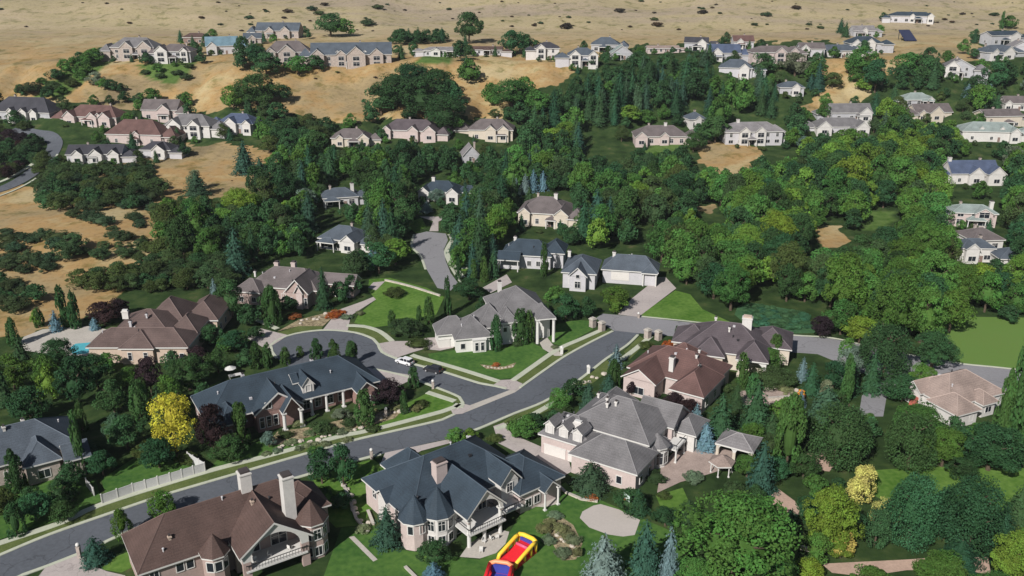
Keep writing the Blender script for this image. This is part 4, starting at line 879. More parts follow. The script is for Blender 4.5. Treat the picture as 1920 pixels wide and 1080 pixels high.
for a in (-40, 0, 40, 80): t_ = R(a); h.win(13.4 + 2.2 * math.sin(t_), 12.9 - 2.2 * math.cos(t_), .9, 1.3, 2.5, t_)
h.wins(18, 26, 2, 14.45, 3.6, 1.4, 1.8, 'R'); h.wins(21, 27, 2, 18.45, 1, 1.4, 2, 'R'); h.win(16, 20.53, 1, 1.6, 2.0)
h.balcony(13.2, 17, 14.5, 19.5, 3.2); h.column(16.8, 14.9, 0, 3, .2); h.column(16.8, 19.2, 0, 3, .2)
for x, y, z in ((2, 13, 10.6), (3.4, 14.2, 10.8), (1.2, 14.6, 10.8), (-2, 17, 10)): h.chimney(x, y, z - 1.2, z - .1, .45, .45, WL['white'])
h.chimney(-1.5, 7, 6.4, 7.8, 1.8, .9, WL['white'], cap=TRIM); h.vents(5, 3); h.done()

h = House('long navy-roofed house with white dormer and tall arched entry beside the curving street', 'navy_long_house', (480, 765), 31, RF['navy'], WL['brick'], 4.5, box=(352, 665, 700, 812))
h.vol(-11, 28.5, -1.5, 13, 4.5, 5.2, cut=1.6); h.vol(-1.3, 9.6, -3.6, 6, 4.7, 4.1, 'gv', t=.5); h.vol(4.2, 8.8, -5.2, 2, 4.3, 3.4, 'gv', cut=2.5, t=.4)
h.vol(21.5, 26.5, -4.6, 3, 4.4, 2.2, 'gv'); h.vol(-9, -3, -4, 4, 4.2, 3, 'hip'); h.dormer(11.8, -.3, 5.2, 2.6, 2.3, 5.5, 1.6)
h.vol(8.9, 10.6, 1.5, 6, 7.4, 1.4, 'gu', wm=2)
for x in (4.6, 8.4): h.column(x, -4.8, 0, 4.2, .4)
for x in (12, 15.5, 19.5): h.column(x, -1.1, 0, 4.3, .33)
h.wins(-.5, 4, 3, -3.08, 1, .9, 2.4); h.win(1.9, -3.08, 5.3, 1.3, 1.4); h.win(24, -4.08, 1, 1.6, 1.8); h.wins(10, 21, 4, .62, .9, 1.4, 2.0); h.wins(-8, -4, 2, -3.5, 1.2, 1.2, 1.5); h.door(6.5, -2.2, h=2.8); h.wins(1, 12, 3, -10.4, 1.2, 1.2, 1.5, 'L')
for x, y, z in ((0, 9, 8.2), (16, 9, 8)): h.chimney(x, y, z - 1, z + .7, .5, .5, WL['grey'])
h.vents(5, 4); h.done()

h = House('slate-grey roofed house with small side gables, cut by the left edge of the photo', 'slate_roofed_house', (10, 865), 33, RF['slate'], WL['stone'], 4.5, box=(-60, 772, 152, 890))
h.vol(-7, 13.8, -1.4, 13, 4.5, 4.7); h.vol(2.5, 9.5, -4.6, 5, 4.4, 3.2, 'hip'); h.vol(9.6, 14.6, -6, 1, 4.1, 2.1, 'gu'); h.wins(-6, 2, 2, -.85, 1, 1.3, 1.7); h.win(6, -4.05, 1, 2, 1.7); h.win(14.1, -2.5, 1, 1.2, 1.4, 'R'); h.chimney(1, 5, 8, 9.6, .5, .5); h.chimney(4.5, 7, 7.6, 9.2, .5, .5); h.win(13.3, 6, 1, 1.5, 1.6, 'R'); h.vents(5, 5); h.done()

h = House('sprawling brown-roofed tan house beside the turquoise pool', 'brown_roofed_house', (165, 650), 0, RF['warm'], WL['tan'], 4.5, box=(163, 555, 415, 690))
h.root.location.z -= 0
h.vol(-.5, 25.3, -.5, 9.5, 4.5, 3.3); h.vol(8, 17, -1.4, 8, 4.55, 3.1, 'hip'); h.vol(3, 20, 4, 20, 5.3, 4.6); h.vol(9.5, 20, 13, 25, 6.2, 4.4); h.vol(17.5, 27.5, 17, 32, 4.6, 3.6); h.vol(17, 25, 8, 18, 4.8, 3.3, 'hip')
h.wins(8.6, 16.5, 2, -.87, 1.2, .9, 2.0); h.wins(18, 25, 2, .03, 1, 1.0, 1.6); h.win(3.5, .03, 1, 1.3, 1.5); h.chimney(5, 12.5, 7, 9.2, 1.6, .9, WL['white'], cap=TRIM); h.chimney(8.5, 6.8, 7, 8.7, .6, .6, WL['grey']); h.wins(18, 31, 3, 26.95, 1, 1.2, 1.5, 'R')
h.chimney(12, 9, 8.6, 9.8, .4, .4, WL['grey']); h.vents(5, 6); h.done()

h = House('pinkish grey-roofed house with a pink stone gable above rust-coloured garden beds', 'pink_gabled_house', (455, 540), -12, RF['taupe'], WL['pink'], 4.5, box=(452, 492, 662, 580))
h.vol(0, 22.5, 2, 15, 4.6, 4.3); h.vol(13.5, 21.3, -1.5, 9, 4.7, 4.2, 'gv', t=.4); h.vol(17, 20, -2.3, 4, 4.9, 2.6, 'gv', wm=3); h.vol(-2.5, 6.5, -2, 6, 4.1, 2.9); h.vol(20, 31, 9.5, 16, 4.1, 2.4, 'gu')
h.wins(14, 17, 1, -1.1, 1, 1.2, 2.2); h.win(20.2, -1.1, 1, .8, 2.2); h.wins(7, 13, 2, 2.6, 1, 1.2, 1.6); h.wins(-2, 6, 2, -1.4, .9, 1.2, 1.5); h.chimney(6, 11, 6.4, 9.4, 1.3, 1.3, WL['blush']); h.chimney(11, 12, 6.4, 9.4, 1.3, 1.3, WL['blush']); h.garage(27, 10.0, 5, 2.2); h.chimney(1.2, 6, 6, 7.8, .5, .5); h.vents(5, 7); h.done()

h = House('white house with steep grey hipped roofs and front portico on the corner lawn', 'white_corner_house', (855, 634), 13, RF['grey'], WL['bright'], 4.0, box=(816, 530, 1024, 662))
h.vol(-.6, 9.8, -1, 9.4, 4.0, 4.5); h.vol(-4.6, 5, 3, 10.5, 3.9, 3.6); h.vol(6, 14.6, 2, 12, 5.2, 4.8); h.vol(11, 26.3, 3.4, 19.5, 7.0, 5.6); h.vol(21.5, 26.8, .2, 8, 7.05, 2.6, 'hip', cut=3.6); h.vol(12, 17, 1.6, 8, 6.3, 3, 'hip')
for x in (21.9, 26.3): h.column(x, .7, -1, 6.8, .42)
mb = MB(); mb.box(4.2, 7.6, -1.5, -.4, 0, 3.5); mb.box(4.0, 7.8, -1.7, -.4, 3.5, 3.7); h.part('bay', mb, TRIM); h.wins(4.4, 7.4, 2, -1.55, .6, .8, 2.2)
h.win(19.5, 3.93, 3.9, 1.4, 2.2); h.win(19.5, 3.93, .6, 1.4, 2.2); h.wins(12.4, 16.6, 2, 2.1, 3.6, .9, 1.8); h.win(24, 4.3, 3.6, 1.6, 2.6); h.door(24, 4.33, z=0); h.wins(-.2, 3.6, 1, -.46, 1, 1.1, 1.4); h.garage(-2.6, 3.46, 3, 2.3); h.wins(5, 18, 3, 25.8, 4, 1.2, 1.8, 'R'); h.chimney(15, 16, 9, 12.6, 1.0, 1.0); h.vents(5, 8); h.done()

h = House('red-brown roofed house with a pinkish front gable and small white roof chimney', 'red_roofed_house', (1175, 700), -33, RF['red'], WL['blush'], 4.5, box=(1168, 648, 1368, 757))
h.vol(-1.5, 19.5, 3, 17.5, 4.6, 4.6); h.vol(-.5, 8.5, -2.2, 9, 4.55, 2.9, 'gv', wm=3); h.vol(11.5, 20, -2, 11, 4.5, 3.7); h.vol(3, 12, 12, 20.5, 4.7, 3.4); h.chimney(9.2, 4.8, 5.6, 9.2, 1.1, 1.1)
h.wins(0, 8, 1, -1.85, 1, 2.6, 1.7); h.wins(12, 19.5, 2, -1.4, .9, 1.4, 1.8); h.wins(3, 16, 3, 18.95, 1, 1.4, 1.8, 'R'); h.wins(-1, 9, 2, 19.45, .9, 1.4, 2, 'R'); h.chimney(13.5, 9, 8, 9.2, .4, .4); h.chimney(15.5, 6, 7, 8.4, .4, .4); h.chimney(12.6, 13, 7.5, 8.8, .4, .4); h.vents(5, 9); h.done()

h = House('plum-brown roofed cream house with a square white chimney and arched rear porch', 'plum_roofed_house', (1262, 650), -18, RF['plum'], WL['cream'], 4.5, box=(1262, 600, 1472, 700))
h.vol(2, 23.5, 0, 16, 4.6, 5.0); h.vol(-1, 9, 3.5, 13.5, 4.4, 3.4); h.vol(15.6, 23.4, -3.6, 6, 4.9, 3.4, 'hip', cut=4); h.vol(18, 28.5, 7, 18.5, 4.5, 3.3); h.vol(5, 13, -2.5, 6, 4.4, 3.4)
h.archgable(16.1, 22.9, -3.1, 0, 4.55, .05, legs=.8, az=2.6); h.chimney(17, 9, 7, 11.2, 2.4, 1.8, WL['white'], cap=WL['tan'])
h.wins(17, 22, 2, .95, .3, 1.5, 2.2); h.wins(5.6, 12.4, 2, -1.9, 1, 1.2, 1.6); h.wins(8, 18, 2, 27.95, 1, 1.4, 1.7, 'R'); h.wins(-.4, 4, 1, 4.1, 1, 1.3, 1.5); h.chimney(9, 12, 7.4, 9, .5, .5); h.chimney(13, 5.5, 8, 9.3, .4, .4); h.vents(5, 10); h.done()

h = House('blue-grey roofed house with white double garage and dark open arches at the driveway head', 'slate_garage_house', (1140, 502), -12, RF['slate'], WL['grey'], 4.5, box=(1056, 472, 1232, 560))
h.vol(-2, 15.8, -2, 7, 4.6, 3.8); h.vol(-13.5, -2.5, -9, 5, 5.2, 3.4, 'hip'); h.vol(-11, -5, -11.5, 0, 4.9, 2.9, 'gv', wm=0); h.vol(10.5, 15.6, -2.6, 4, 4.4, 2.2, 'hip', cut=3)
h.garage(4, -1.5, 5.6, 2.6, z=1.2); h.column(11.2, -2.0, -1, 4.2, .25); h.column(15.1, -2.0, -1, 4.2, .25); h.win(-8, -11.1, 1.2, 1.6, 2); h.win(-8, -11.1, 4.4, 1.0, 1); h.wins(-13, -3, 2, -8.4, 1.4, 1.3, 1.6); h.chimney(1.5, 3, 7, 8.9, .9, .9); h.chimney(-12.4, 1, 7, 9, .9, .9); h.vents(3, 11); h.done()
h = House('navy-roofed house with a white-trimmed porch behind the white corner house', 'navy_porch_house', (1000, 505), -10, RF['navy'], WL['grey'], 0, box=(938, 455, 1058, 520))
h.vol(-11, 6, 0, 10, 4.6, 4); h.vol(-11.5, -4, -4, 3, 4, 2, 'gu', cut=2.5); h.vol(3, 10, 2, 12, 5.2, 3.2); h.column(-11, -3.5, -1, 3.8, .2); h.column(-4.6, -3.5, -1, 3.8, .2); h.chimney(-7, 6, 6.5, 9, .9, .9); h.wins(-3, 6, 3, .5, 1, 1.2, 1.6); h.wins(-11, -5, 2, -.9, .9, 1.2, 1.6); h.vents(3, 12); h.done()
h = House('small hip-roofed patio pavilion with arched openings on the pink terrace', 'patio_pavilion', (1374, 864), -30, RF['lgrey'], WL['cream'], cat='pavilion', box=(1340, 810, 1418, 868))
h.vol(-4, 4, 0, 7, 3.0, 1.7, 'hip', walls=False, ins=.4)
for x in (-3.5, 3.5):
    for y in (.5, 6.5): h.column(x, y, -.5, 2.8, .35, WL['cream'])
h.archgable(-3.6, .1, .35, 0, 2.75, .04, legs=.4, az=1.7, th=.3); h.archgable(-.1, 3.6, .36, 0, 2.75, .04, legs=.4, az=1.7, th=.3)
mb = MB(); mb.box(-3.2, 3.2, 6.2, 6.6, 0, 2.7); h.part('back_wall', mb, WL['tan']); h.done()
h = House('little pale hexagonal gazebo roof just in front of the patio pavilion', 'garden_gazebo', (1352, 886), 0, RF['tan'], WL['cream'], cat='gazebo')
h.Rf.cone(0, 0, 2.4, 2.65, 2.7, 2.7, 6, 1); h.Rf.cone(0, 0, 2.65, 4.1, 2.7, .05, 6, 0)
for k in range(6): h.column(2.1 * math.cos(k * 1.047), 2.1 * math.sin(k * 1.047), 0, 2.4, .12)
h.done()
h = House('tan-roofed house with a small red-brick entry and white bay, right side behind tall poplar', 'tan_roofed_house', (1800, 790), 24, RF['tan'], WL['white'], 0, box=(1768, 706, 1876, 797))
h.vol(-3, 15, 1, 14, 3.6, 4.2); h.vol(-4.5, 3, -2.5, 6, 3.5, 2.8); h.vol(5, 10, -1.2, 5, 3.4, 2, 'hip'); h.vol(-4, 2, 8, 13, 3.8, 2.2, 'gu', wm=2); h.wins(-4, 2.4, 2, -1.9, .9, 1, 1.4); h.win(7.5, -.65, 1, 1.8, 1.4)
mb = MB(); mb.box(-4.6, -3.2, 8.8, 10.2, -.5, 2.4); h.part('entry', mb, mat('red_brick', (.42, .12, .09))); h.vents(3, 13); h.done()

# ---------------------------------------------------------------- houses farther off
far('white-walled house with navy roof at the end of the upper cul-de-sac', 823, 378, 74, 10, 4.2, 3.4, -4, 'navy', 'white', 'hip', [(-.72, 5, 2.5), (.75, 5.5, 3)], 3, chim=-.4, porch=True)
far('low blue-grey roofed house with a white end wall, half sunk in the dark trees', 634, 470, 80, 11, 4.0, 3.6, -20, 'slate', 'white', 'hip', [(.6, 6, 2)], 3)
far('dim dark-roofed house behind the silvery round tree', 640, 388, 66, 10, 4, 2.8, 8, 'slate', 'grey', 'hip', (), 3, chim=.7)
far('taupe-roofed house with two white chimneys below the cluster of blue spruces', 1018, 425, 98, 15, 5.2, 4.6, -18, 'taupe', 'cream', 'hip', [(.7, 6, 2.5), (-.7, 5, 1.5)], 4, st=1, chim=.35)
far('grey-roofed mansion with white gables and long balcony above the tan bank', 1413, 272, 112, 13, 6.5, 3.6, 2, 'lgrey', 'grey', 'hip', [(-.35, 6, 1.5), (.2, 6, 1.2)], 6, st=2, chim=-.45, wings=[(8, 17, 2, 12, 5.5, 3)])
far('wide taupe-roofed house with pink front wall beside the small green lawn', 1240, 272, 100, 13, 4.2, 4.2, 0, 'taupe', 'blush', 'hip', [(-.78, 6.5, 3), (.1, 5, 1.2)], 5, chim=.2)
far('small blue-roofed house just behind the wide taupe-roofed house', 1308, 240, 34, 9, 4.5, 3, 12, 'slate', 'white', 'hip', [(0, 4, 1)], 2)
far('white-gabled grey-roofed house, front one of the pair right of the mansion', 1577, 252, 98, 11, 3.8, 3.6, 0, 'grey', 'white', 'hip', [(-.72, 8, 3), (.75, 7, 3)], 3)
far('grey-roofed house with white side gable, rear one of the pair right of the mansion', 1596, 228, 78, 11, 4.5, 3.8, -6, 'grey', 'white', 'gu', [(.6, 7, 2.5)], 3)
far('brown-roofed house with tall cream gable among the right-hand trees', 1750, 226, 74, 11, 4.2, 3.6, 0, 'taupe', 'cream', 'gu', [(0, 8, 3), (-.7, 4, 2)], 2)
far('pale green-roofed bungalow above the brown-roofed cream-gabled house', 1722, 200, 58, 10, 3.6, 3, -5, 'green', 'white', 'hip', [(.7, 4, 1.5)], 3)
far('big green-and-grey roofed house with two small dormers near the right edge', 1858, 266, 108, 13, 5, 3.6, -3, 'green', 'white', 'hip', [(.72, 5, 2)], 3, dormers=2)
far('taupe-roofed block behind the green-and-grey roofed house', 1880, 240, 76, 12, 6, 2.6, 0, 'taupe', 'cream', 'gu', (), 4)
far('brown-roofed house with white end gable at the right edge, below the blue spruces', 1905, 208, 44, 10, 4, 3, 0, 'taupe', 'white', 'gu', [(-.8, 4, 2)], 2)
far('bright white gabled house alone between dark trees, upper right', 1797, 146, 52, 11, 6, 4, -8, 'grey', 'white', 'gv', [(-.5, 8, 2.5)], 2, st=2)
far('grey-roofed house sunk in conifers below the ridge homes', 1484, 180, 48, 9, 4.5, 2.6, -10, 'slate', 'white', 'hip', [(.3, 5, 1)], 3)
far('navy-roofed house with two bright white front gables, right edge above the pink house', 1826, 345, 92, 11, 4.6, 4.6, -3, 'blue', 'white', 'gu', [(0, 7, 2), (.78, 8, 3)], 3, chim=-.9)
far('pink house with pale teal roof above the stacked grey roofs at the right', 1824, 426, 82, 9, 5.5, 2.2, -4, 'green', 'blush', 'hip', [(.35, 7, 1.5)], 3, st=2, chim=.8)
far('pale taupe-roofed house directly below the pink house at the right', 1850, 472, 66, 11, 4.2, 3, 4, 'taupe', 'white', 'hip', (), 2)
far('stepped navy and white house at the foot of the right-hand stack', 1830, 492, 66, 8, 5, 2.2, -6, 'slate', 'white', 'hip', [(-.4, 5, 2)], 3, wings=[(4, 14, -7, 3, 3.6, 2.4)])
# ridge homes
far('huge slate-roofed mansion with stone walls and dark arched porch on the ridge', 660, 126, 150, 14, 7, 6, -2, 'slate', 'stone', 'gu', [(-.82, 8, 3), (.12, 11, 3), (-.25, 6, 1), (.62, 8, 2)], 7, st=2, dormers=2)
far('dark-roofed stone house left of the huge ridge mansion', 540, 118, 84, 13, 6, 5.5, 4, 'taupe', 'stone', 'hip', [(0, 10, 3), (-.7, 6, 2)], 4, st=2)
far('slate-roofed house highest on the left ridge behind the trees', 520, 72, 84, 12, 5, 5, -3, 'slate', 'stone', 'gu', [(.4, 7, 2), (-.3, 6, 2)], 4)
far('teal-roofed pale house on the left ridge', 418, 102, 58, 11, 5, 5, 14, 'teal', 'white', 'gu', [(-.6, 6, 2)], 3)
far('white two-storey house with dark balconies on the left ridge', 328, 118, 64, 12, 6.5, 3.5, 6, 'taupe', 'white', 'hip', [(-.7, 8, 2.5), (.6, 5, 1.5)], 4, st=2)
far('wide grey stone house at the left end of the ridge', 250, 112, 86, 13, 7, 5, -8, 'grey', 'stone', 'hip', [(-.2, 8, 2), (.6, 9, 2)], 4, st=2)
far('small brown hut roof between ridge homes at the left', 365, 82, 46, 8, 4, 2.5, 0, 'brown', 'brown', 'hip', (), 2)
far('grey roof just left of the slate-roofed ridge house', 474, 84, 34, 9, 4, 3, 8, 'slate', 'stone', 'gu', [(0, 5, 1)], 2)
far('long low white building left of the tall ridge tree', 828, 106, 70, 8, 3.6, 1.6, 2, 'lgrey', 'white', 'hip', [(-.3, 6, 2)], 5)
far('long low brown-roofed building right of the tall ridge tree', 912, 104, 60, 8, 3.2, 1.6, 0, 'brown', 'white', 'gu', (), 6)
far('dark-roofed house with open white porch gable on the ridge centre', 1026, 112, 48, 11, 6.5, 3, -5, 'dark', 'white', 'hip', [(-.5, 6, 2)], 2, st=2)
far('pale house with blue-grey roof and tiered balconies, ridge centre', 1092, 124, 56, 11, 6, 3.6, -5, 'slate', 'white', 'hip', [(-.5, 7, 2), (.7, 6, 2.5)], 2, st=2)
far('wide steel-blue roofed house behind the pale tiered house', 1134, 98, 54, 12, 4.5, 4, 0, 'slate', 'white', 'hip', (), 3)
far('white triangular gable house in front of the steel-blue roof', 1166, 112, 42, 10, 3.6, 4.6, 0, 'green', 'white', 'gv', (), 1)
far('long low pinkish building on the ridge among tan ground', 1244, 100, 62, 8, 3, 1.2, 0, 'tan', 'blush', 'gu', (), 6)
far('white house with dark roof behind the low pinkish building', 1304, 96, 44, 10, 5, 3, -6, 'dark', 'white', 'gu', [(.5, 6, 2)], 2)
far('navy-roofed white house on the ridge right of centre', 1358, 116, 62, 11, 5, 4.4, -4, 'blue', 'white', 'gu', [(-.5, 7, 2)], 3)
far('slate-roofed house below the navy-roofed ridge house', 1378, 146, 62, 12, 5.5, 4, -14, 'slate', 'white', 'hip', [(.5, 6, 2)], 2, st=1)
far('brown-roofed white house behind the navy-roofed ridge house', 1394, 92, 40, 10, 4.5, 3.4, 4, 'red', 'white', 'gu', [(-.4, 5, 2)], 2)
far('long taupe-roofed house with arched pink front on the ridge right', 1452, 120, 88, 12, 6.5, 3, 0, 'taupe', 'blush', 'hip', [(.2, 7, 2), (.8, 6, 1.5)], 5, st=2)
far('pale taupe-roofed house second along from the arched pink one', 1522, 108, 48, 11, 5, 3, -4, 'taupe', 'white', 'gu', [(-.6, 6, 2)], 2)
far('long house with navy roof and white eaves at the right end of the ridge row', 1574, 108, 76, 11, 4, 3, 5, 'slate', 'white', 'hip', [(.85, 5, 1)], 5)
far('white gabled house with navy roof at the far right of the ridge row', 1622, 100, 64, 12, 6, 3.6, 0, 'navy', 'white', 'hip', [(.2, 7, 2), (-.6, 6, 2)], 3)
far('bright white house peeking above the navy-roofed ridge house at right', 1620, 70, 44, 9, 4.5, 3, 0, 'lgrey', 'white', 'gu', [(0, 5, 1)], 2)
far('lone navy-roofed white house high on the dry slope, top right', 1709, 43, 78, 11, 5, 2.6, -3, 'navy', 'white', 'hip', [(.8, 5, 2), (0, 4, 1)], 4)
far('white flat-fronted house at the top of the right-edge cluster', 1885, 84, 66, 11, 6, 2.2, 6, 'navy', 'white', 'gu', [(.5, 8, 2)], 3, st=1)
far('white house with navy roof lower in the right-edge cluster', 1876, 112, 66, 11, 4.5, 3.4, 10, 'slate', 'white', 'hip', [(.3, 8, 3), (-.5, 5, 2)], 2)
far('small white house closing the right edge of the ridge', 1914, 104, 36, 10, 5, 3.2, 0, 'lgrey', 'white', 'gv', (), 2)
# left rows
far('large black-roofed house with three white gables at the far left', 40, 228, 124, 14, 5, 6.5, -6, 'dark', 'white', 'hip', [(-.25, 5, 2), (.15, 5, 2), (.5, 4.5, 2)], 4)
far('brown-roofed house with pink arched gables behind the green front lawn', 172, 236, 106, 12, 4.6, 5, -4, 'red', 'blush', 'hip', [(-.75, 7, 2.5), (.1, 6, 2), (.62, 7, 3), (.32, 5, 1)], 3)
far('reddish hip-roofed house with a dark right side, left of the pale gabled house', 252, 272, 110, 14, 5.2, 6, -10, 'red', 'blush', 'hip', [(.1, 4, .8)], 3, st=1)
far('pale stone house with stacked white gables in the left row', 352, 258, 92, 13, 6, 4.6, -14, 'grey', 'white', 'hip', [(-.5, 8, 2), (.35, 7, 2)], 3, st=2)
far('pinkish-grey roofed house behind the stacked white gables', 300, 226, 70, 12, 5.5, 4.5, -6, 'taupe', 'blush', 'gu', [(.3, 7, 2)], 3)
far('navy-roofed white house at the right end of the left row', 442, 250, 72, 11, 5, 4, -8, 'blue', 'white', 'hip', [(-.2, 7, 2), (.7, 5, 2)], 3)
far('dark navy-roofed house with three white front gables above the scrub', 178, 306, 104, 11, 4.2, 3.4, 4, 'dark', 'white', 'gu', [(-.55, 5.5, 2), (.1, 6.5, 2.5), (.72, 5.5, 2)], 4)
far('dark low garage with one white arched gable beside the dry slope', 292, 296, 62, 10, 3.8, 3, 2, 'dark', 'white', 'hip', [(.3, 7, 2.5)], 1)
far('taupe-roofed house with cream gable in the trees left of centre', 656, 276, 72, 11, 4.5, 3.6, -8, 'taupe', 'cream', 'hip', [(.75, 6, 2), (-.5, 4, 1)], 2)
far('plum-roofed house with pinkish gables under the big dark tree', 768, 262, 106, 12, 4.6, 4.4, -4, 'plum', 'blush', 'hip', [(.75, 7, 2.5), (.15, 6, 2), (-.8, 5, 2)], 3)
far('taupe-roofed cream house with two round windows right of the big dark tree', 920, 264, 86, 12, 5.4, 4.4, -6, 'taupe', 'cream', 'hip', [(.0, 6, 2), (.55, 6, 2)], 3, st=1)
far('small white steep-gabled roof poking out of the central trees', 884, 306, 34, 9, 3.5, 4.5, 10, 'lgrey', 'white', 'gv', (), 1)

# ---------------------------------------------------------------- street furniture and garden things
def dry_roof(): pass
def post_lamp(px, py, label, hgt=1.6):
    p = at(px, py); r = empty('lamp_post', p); tag(r, label, 'lamp', 'white-topped lamp posts by the streets'); m = MB(); m.box(-.28, .28, -.28, .28, -.1, hgt); m.box(-.34, .34, -.34, .34, hgt, hgt + .12); m.build('post', WL['stone'], r)
    g = MB(); g.ball((0, 0, hgt + .5), .36); g.build('globe', TRIM, r, smooth=True)
post_lamp(697, 860, 'white-globed stone lamp post at the kerb beside the navy-roofed house driveway')
post_lamp(812, 729, 'white-globed stone lamp post at the mouth of the side street')
post_lamp(724, 782, 'white-globed lamp in the garden bed behind the plum tree')
post_lamp(1197, 596, 'pale lamp at the foot of the right-hand driveway', .9)
post_lamp(150, 1046, 'pale lamp post by the driveway next to the teal spruce at lower left', 2.2)
def mailbox(px, py, label):
    p = at(px, py); r = empty('mailbox', p); tag(r, label, 'mailbox'); m = MB(); m.box(-.35, .35, -.35, .35, -.1, 1.5); m.build('post', TRIM, r)
    b = MB(); b.box(-.4, .4, -.45, .45, 1.5, 2.0); b.cone(0, 0, 2.0, 2.3, .5, .2, 8); b.build('letter_box', TRIM, r)
mailbox(1053, 664, 'white mailbox pillar on the kerb below the white corner house'); mailbox(1103, 700, 'grey mailbox on the near kerb of the main street')
for q, lab in (((1111, 613), 'left stone gate pillar of the pair on the lawn side of the entrance'), ((1128, 620), 'right stone gate pillar of the pair on the lawn side of the entrance'), ((1214, 634), 'left stone gate pillar of the pair by the red-brown roofed house'), ((1234, 637), 'right stone gate pillar of the pair by the red-brown roofed house')):
    p = at(*q); r = empty('gate_pillar', p, R(40)); tag(r, lab, 'pillar', 'stone pillars at the neighbourhood entrance')
    m = MB(); m.box(-.7, .7, -.7, .7, -.1, 2.3); m.build('shaft', WL['stone'], r); m = MB(); m.box(-.85, .85, -.85, .85, 2.3, 2.55); m.prism([(-.6, -.6), (.6, -.6), (.6, .6), (-.6, .6)], 2.55, 2.8); m.build('capstone', CONC, r)

def car(px, py, rot, col, label, L=4.8, suv=True):
    p = at(px, py); r = empty('parked_car', p + Vector((0, 0, .03)), R(rot)); tag(r, label, 'car')
    paint = mat('car_paint_%d' % int(col[0] * 100), col, .25, .03, spec=.6); W = .92
    m = MB(); side = [(-L / 2, .45), (-L / 2, .95), (-L / 2 + .15, 1.08), (L * .22, 1.08), (L / 2 - .25, .92), (L / 2, .72), (L / 2, .42), (L * .4, .30), (-L * .42, .30)]
    n = len(side); b = len(m.v)
    for y, k in ((-W, 0), (W, 0)): m.v += [(x, y, z) for x, z in side]
    for i in range(n): j = (i + 1) % n; m.f.append((b + i, b + n + i, b + n + j, b + j)); m.m.append(0)
    m.f.append(tuple(b + i for i in range(n))); m.m.append(0); m.f.append(tuple(b + 2 * n - 1 - i for i in range(n))); m.m.append(0)
    ht = 1.78 if suv else 1.45
    body = m.build('body', paint, r)
    g = MB(); g.prism([(-L / 2 + .12, -.82), (L * .20, -.82), (L * .20, .82), (-L / 2 + .12, .82)], 1.08, 1.1); 
    base = [(-L / 2 + .1, -.84), (L * .24, -.84), (L * .24, .84), (-L / 2 + .1, .84)]; top = [(-L / 2 + .35, -.68), (L * .07, -.68), (L * .07, .68), (-L / 2 + .35, .68)]
    b = len(g.v); g.v += [(x, y, 1.09) for x, y in base] + [(x, y, ht - .08) for x, y in top]
    for i in range(4): j = (i + 1) % 4; g.f.append((b + i, b + j, b + 4 + j, b + 4 + i)); g.m.append(0)
    g.build('windows', GLASS, r)
    t = MB(); t.prism([(x * 1.0, y * 1.03) for x, y in top], ht - .1, ht); 
    for x in (-L * .28, -.35): t.box(x - .05, x + .05, -.85, -.74, 1.05, ht - .06); t.box(x - .05, x + .05, .74, .85, 1.05, ht - .06)
    t.build('cabin_roof', paint, r)
    for x in (-L * .31, L * .31):
        for y in (-W, W):
            w_ = MB(); w_.tube([(x, y - .12, .36), (x, y + .12, .36)], .36, 14); wo = w_.build('wheel', METAL, r); k = MB(); s_ = 1 if y > 0 else -1; k.tube([(x, y + s_ * .12, .36), (x, y + s_ * .15, .36)], .2, 10); k.build('rim', mat('rim', (.4, .4, .42), .3), wo)
    for y in (-.62, .62):
        q = MB(); q.box(L / 2 - .12, L / 2 + .02, y - .18, y + .18, .72, .86); q.build('headlight', TRIM, r); q = MB(); q.box(-L / 2 - .02, -L / 2 + .1, y - .18, y + .18, .8, 1.0); q.build('tail_light', mat('red_lamp', (.4, .02, .02), .3), r)
car(759, 682, 148, (.72, .72, .74), 'white car parked at the kerb of the side street'); car(812, 697, 152, (.03, .03, .035), 'black car parked behind the white one on the side street')

# white vinyl privacy fence
def fence(path, hgt, label, name='white_fence', panel=2.4, m=TRIM, grp=None):
    P_ = [at(*q) for q in path]; r = empty(name, P_[0]); tag(r, label, 'fence', grp); O = P_[0]
    pan = MB()
    for a, b in zip(P_, P_[1:]):
        d = b - a; n = max(1, round(d.length / panel)); u = Vector((d.x, d.y)).normalized()
        for i in range(n):
            c0 = a + d * (i / n) - O; c1 = a + d * ((i + 1) / n) - O; c = (c0 + c1) / 2
            pan.obox((c.x, c.y), u, (c1 - c0).length / 2 - .05, .03, .12 + c.z, hgt - .12 + c.z); pan.obox((c.x, c.y), u, (c1 - c0).length / 2 - .05, .05, hgt - .15 + c.z, hgt + c.z); pan.obox((c.x, c.y), u, (c1 - c0).length / 2 - .05, .05, .1 + c.z, .24 + c.z)
            q = MB(); q.obox((c0.x, c0.y), u, .09, .09, -.2 + c0.z, hgt + .1 + c0.z); q.prism([(c0.x - .12, c0.y - .12), (c0.x + .12, c0.y - .12), (c0.x + .12, c0.y + .12), (c0.x - .12, c0.y + .12)], hgt + .1 + c0.z, hgt + .18 + c0.z); q.build('post', m, r)
    c0 = P_[-1] - O; q = MB(); q.obox((c0.x, c0.y), u, .09, .09, -.2, hgt + .15); q.build('post', m, r)
    pan.build('panels', mat('fence_vinyl', (.50, .50, .50), .6, .08), r)
fence([(192, 945), (250, 924), (320, 904), (385, 884), (353, 864)], 2.0, 'long white privacy fence along the sidewalk below the yellow tree')
fence([(163, 912), (177, 930)], 1.8, 'short white gate panel left of the long white fence', 'fence_gate')
